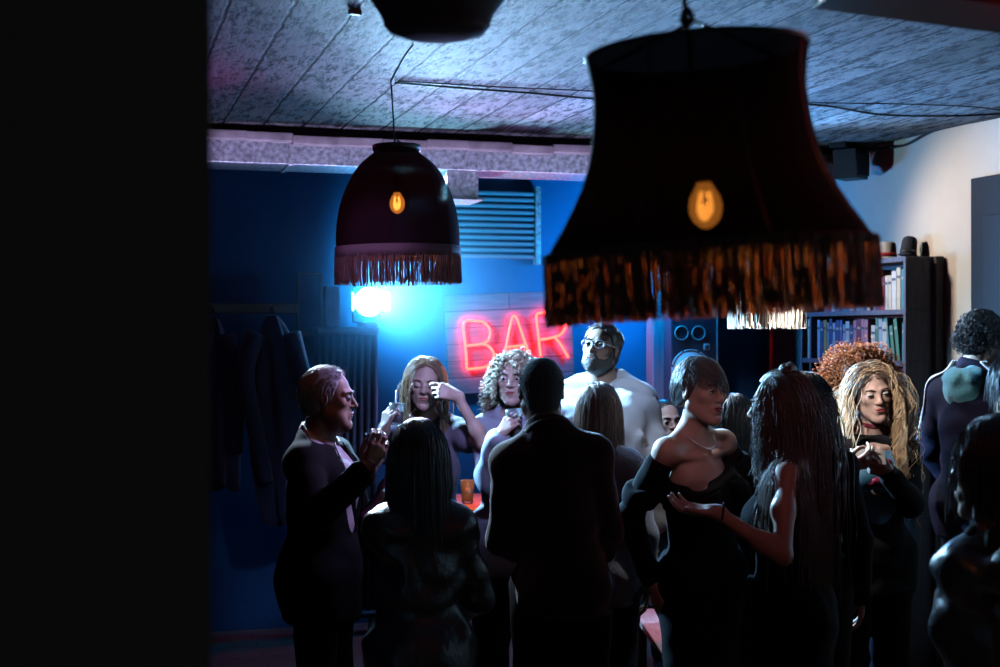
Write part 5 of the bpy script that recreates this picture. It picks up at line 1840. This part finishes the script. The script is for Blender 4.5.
stool(p7.root.location.x, p7.root.location.y, .0 + p7.loc.z + .83 * p7.q, 0, 'black bar stool under the man seated at the back')
bn = empty('low_bench', (.795, 6.22, 0), R(2), 'low wooden bench added for the red-lit patch between the legs at the bottom', 'bench')  # bench added to carry the red-lit patch between the legs
M_bn = mat('bench_wood', (.45, .30, .28), .6, var=.25, vscale=10, bump=.2, bscale=40, stretch=(10, 1, 10))
for x, w_ in ((-.048, .150), (.088, .090)): MB().box((w_, 1.20, .035), (x, 0, .4325), bev=.005).build('seat_board', M_bn, bn)
for y in (-.45, .45):
    MB().box((.27, .05, .05), (.005, y, .39), bev=.004).build('rail', M_wooddk, bn)
    for x in (-.10, .11): MB().box((.045, .045, .37), (x, y, .185), bev=.004).build('leg', M_wooddk, bn)
# ------------------------------------------------------------------ light, haze, camera
def light(kind, name, loc, col, power, aim=None, size=.05, angle=None, blend=.5):
    l = bpy.data.lights.new(name, kind)
    l.color = col; l.energy = power
    if kind == 'AREA': l.size = size
    else: l.shadow_soft_size = size
    if kind == 'SPOT':
        l.spot_size = R(angle or 90); l.spot_blend = blend
    o = bpy.data.objects.new(name, l); COL.objects.link(o); o.location = loc
    if aim is not None: o.rotation_euler = (Vector(aim) - Vector(loc)).to_track_quat('-Z', 'Y').to_euler()
    return o


front = LP + aim * .06
light('SPOT', 'stage_lamp_beam', front, (.28, .64, 1.0), 260, front + aim + Vector((.55, .15, .25)), .05, 110, .6)
# spill of the lamp on the wall right beside it
light('SPOT', 'lamp_spill', ray_b(390, 290, 8.10), (.01, .46, 1.0), 150, ray_b(425, 280, 8.53), .06, 150, 1.0)
light('POINT', 'blue_wash_lamp', ray_b(640, 265, 8.1), (.0, .36, 1.0), 50, None, .1)
# second white-blue lamp of the rig, out of sight on the dark left side
s0 = Vector((-1.70, 6.95, 2.62))
light('SPOT', 'unseen_beam', s0, (.29, .62, 1.0), 2700, (1.3, 5.8, 1.50), .06, 56, .7)
# unseen spots added in mid-air to brighten the concrete ceiling
light('SPOT', 'ceiling_fill', RM(1.9, 7.1, 2.2), (.52, .42, 1.0), 100, RM(2.1, 5.4, 2.9), .08, 120, .8)
light('SPOT', 'ceiling_fill', RM(3.3, 7.0, 2.2), (.16, .46, 1.0), 210, RM(3.0, 5.0, 2.9), .08, 130, .8)
light('SPOT', 'unseen_beam', (.2, 7.6, 2.75), (.95, .90, .90), 300, (1.62, 6.3, 1.68), .05, 42, .5)  # added spot, brightens the copper curls and the books
light('SPOT', 'white_wash_lamp', RM(3.3, 6.9, 2.75), (1.0, .84, .72), 56, RM(4.39, 5.9, 1.9), .08, 98, .8)
light('SPOT', 'bar_table_fill', (-.12, 5.6, 2.45), (1, .30, .12), 420, (TT.x - .03, TT.y - .12, TT.z + .04), .04, 13, .5)  # added spot from the front, brightens juice and table top
light('SPOT', 'hair_light', (-1.35, 7.25, 2.66), (.62, .80, 1.0), 700, (-.60, 5.4, 1.62), .05, 24, .6)  # added spot, rims the suited man's hair
light('SPOT', 'jacket_light', (1.55, 6.6, 2.75), (.50, .66, 1.0), 60, (.52, 5.6, 1.25), .06, 24, .7)  # unseen spot added to lift the blue-grey jacket
light('POINT', 'big_bulb_light', BIG.location + Vector((0, 0, .215)), (1, .36, .08), .7, None, .03)
light('POINT', 'small_bulb_light', SML.location + Vector((0, 0, .48)), (1, .30, .12), .3, None, .03)
light('SPOT', 'red_skin_spot', Vector((.97, 3.0, 2.5)), (1, .32, .34), 4, (.72, 4.95, 1.35), .1, 40, .8)  # separate unseen spot, added for red on bare skin
light('SPOT', 'pink_spot', (.15, 3.2, 2.5), (1, .55, .62), 17, (.74, 5.0, 1.5), .06, 15, .6)  # face fill added for the cropped-hair woman
light('SPOT', 'bench_light', (.55, 8.15, 2.5), (1, .16, .26), 130, (.78, 6.3, .45), .06, 26, .7)  # added spot that reddens the bench boards
dl = light('AREA', 'duct_light', RM(1.75, 7.05, 2.42), (.58, .52, 1.0), 2.4, RM(1.75, 7.40, 2.78), 2.4)  # invisible strip added to light the duct's front
dl.data.shape = 'RECTANGLE'; dl.data.size_y = .05; dl.data.spread = R(46)
dl.rotation_euler = (Matrix.Rotation(TH, 3, 'Z') @ Matrix.Rotation(R(135), 3, 'X')).to_euler()
light('SPOT', 'lilac_spot', (-.90, 3.9, 2.6), (.80, .42, .85), 14, (-.37, 5.1, 2.02), .06, 17, .5)  # added to tint the small lamp's fringe
light('SPOT', 'shirt_light', (.02, 4.9, 2.4), (.55, .70, 1.0), 80, (.64, 6.35, 1.42), .06, 20, .7)  # added fill on the bearded man's shirt
light('SPOT', 'violet_fill', (.20, 5.65, 2.25), (.56, .42, 1.0), 60, (-.58, 5.35, 1.55), .1, 46, .7)  # added fill on the suited man's face
light('SPOT', 'violet_fill', (.0, 4.9, 2.3), (.46, .48, 1.0), 80, (-.16, 6.25, 1.5), .08, 42, .8)  # fill added for the two women by the sign
light('SPOT', 'rear_fill', (.60, 6.9, 2.5), (.58, .68, 1.0), 70, (.98, 7.9, 1.55), .06, 46, .7)  # unseen fill added for the seated man and loudspeaker
light('SPOT', 'blond_face_fill', (.75, 4.95, 2.15), (1.0, .88, .86), 75, (1.53, 5.72, 1.54), .03, 26, .5)  # spot added in mid-air to light the blond woman's face
light('SPOT', 'back_light', (-.55, 8.0, 2.62), (.34, .68, 1.0), 1500, (.25, 4.9, 1.55), .05, 62, .6)  # added unseen spot, rims the heads from behind
light('POINT', 'white_fringe_lamp_bulb', CRM.location + Vector((0, 0, .285)), (1.0, .90, .82), 40, None, .02)
light('POINT', 'magenta_lamp', (-1.35, 5.9, 2.58), (.9, .08, .60), 1.5, None, .1)
light('POINT', 'red_box_bulb', (.98, 2.45, 2.34), (1, .03, .02), 1.2, None, .04)

w = bpy.data.worlds.new('dim_room_air'); SC.world = w
w.use_nodes = True
w.node_tree.nodes['Background'].inputs[0].default_value = (1, 1, 1, 1)
w.node_tree.nodes['Background'].inputs[1].default_value = .045

hc = ray_b(405, 292, 8.0)
hz_ = MB().box((2.5, .96, 1.7))
m = bpy.data.materials.new('haze'); m.use_nodes = True
nt = m.node_tree; nt.nodes.remove(nt.nodes['Principled BSDF'])
vs = nt.nodes.new('ShaderNodeVolumeScatter')
vs.inputs['Color'].default_value = (.30, .68, 1, 1); vs.inputs['Anisotropy'].default_value = .2
tc = nt.nodes.new('ShaderNodeTexCoord')
mp = nt.nodes.new('ShaderNodeMapping'); mp.inputs['Scale'].default_value = (1 / 1.2, 1 / 1.2, 1 / .85)
gr = nt.nodes.new('ShaderNodeTexGradient'); gr.gradient_type = 'QUADRATIC_SPHERE'
mm = nt.nodes.new('ShaderNodeMath'); mm.operation = 'MULTIPLY'; mm.inputs[1].default_value = .85
nt.links.new(tc.outputs['Object'], mp.inputs['Vector']); nt.links.new(mp.outputs[0], gr.inputs[0]); nt.links.new(gr.outputs['Fac'], mm.inputs[0]); nt.links.new(mm.outputs[0], vs.inputs['Density'])
nt.links.new(vs.outputs[0], nt.nodes['Material Output'].inputs['Volume'])
o = hz_.build('haze', m)
o.location = hc; o.rotation_euler = (0, 0, TH)
tag(o, 'cloud of blue-lit haze hanging round the flood lamp', 'haze', None, 'stuff')

cam = bpy.data.cameras.new('camera')
co = bpy.data.objects.new('camera', cam); COL.objects.link(co)
co.location = (0, 0, CAMH); co.rotation_euler = (R(90), 0, 0)
cam.lens = 50; cam.sensor_width = 36; cam.clip_start = .02
cam.dof.use_dof = True; cam.dof.focus_distance = 5.6; cam.dof.aperture_fstop = 3.4
SC.camera = co

vsn = SC.view_settings
vsn.view_transform = 'Standard'; vsn.look = 'None'; vsn.gamma = 1.0; vsn.exposure = 0.0; vsn.use_curve_mapping = False
SC.display_settings.display_device = 'sRGB'
cy = SC.cycles
cy.use_denoising = True
cy.max_bounces = 8; cy.diffuse_bounces = 0; cy.transparent_max_bounces = 24; cy.volume_bounces = 0; cy.sample_clamp_indirect = 4
cy.caustics_reflective = False; cy.caustics_refractive = False
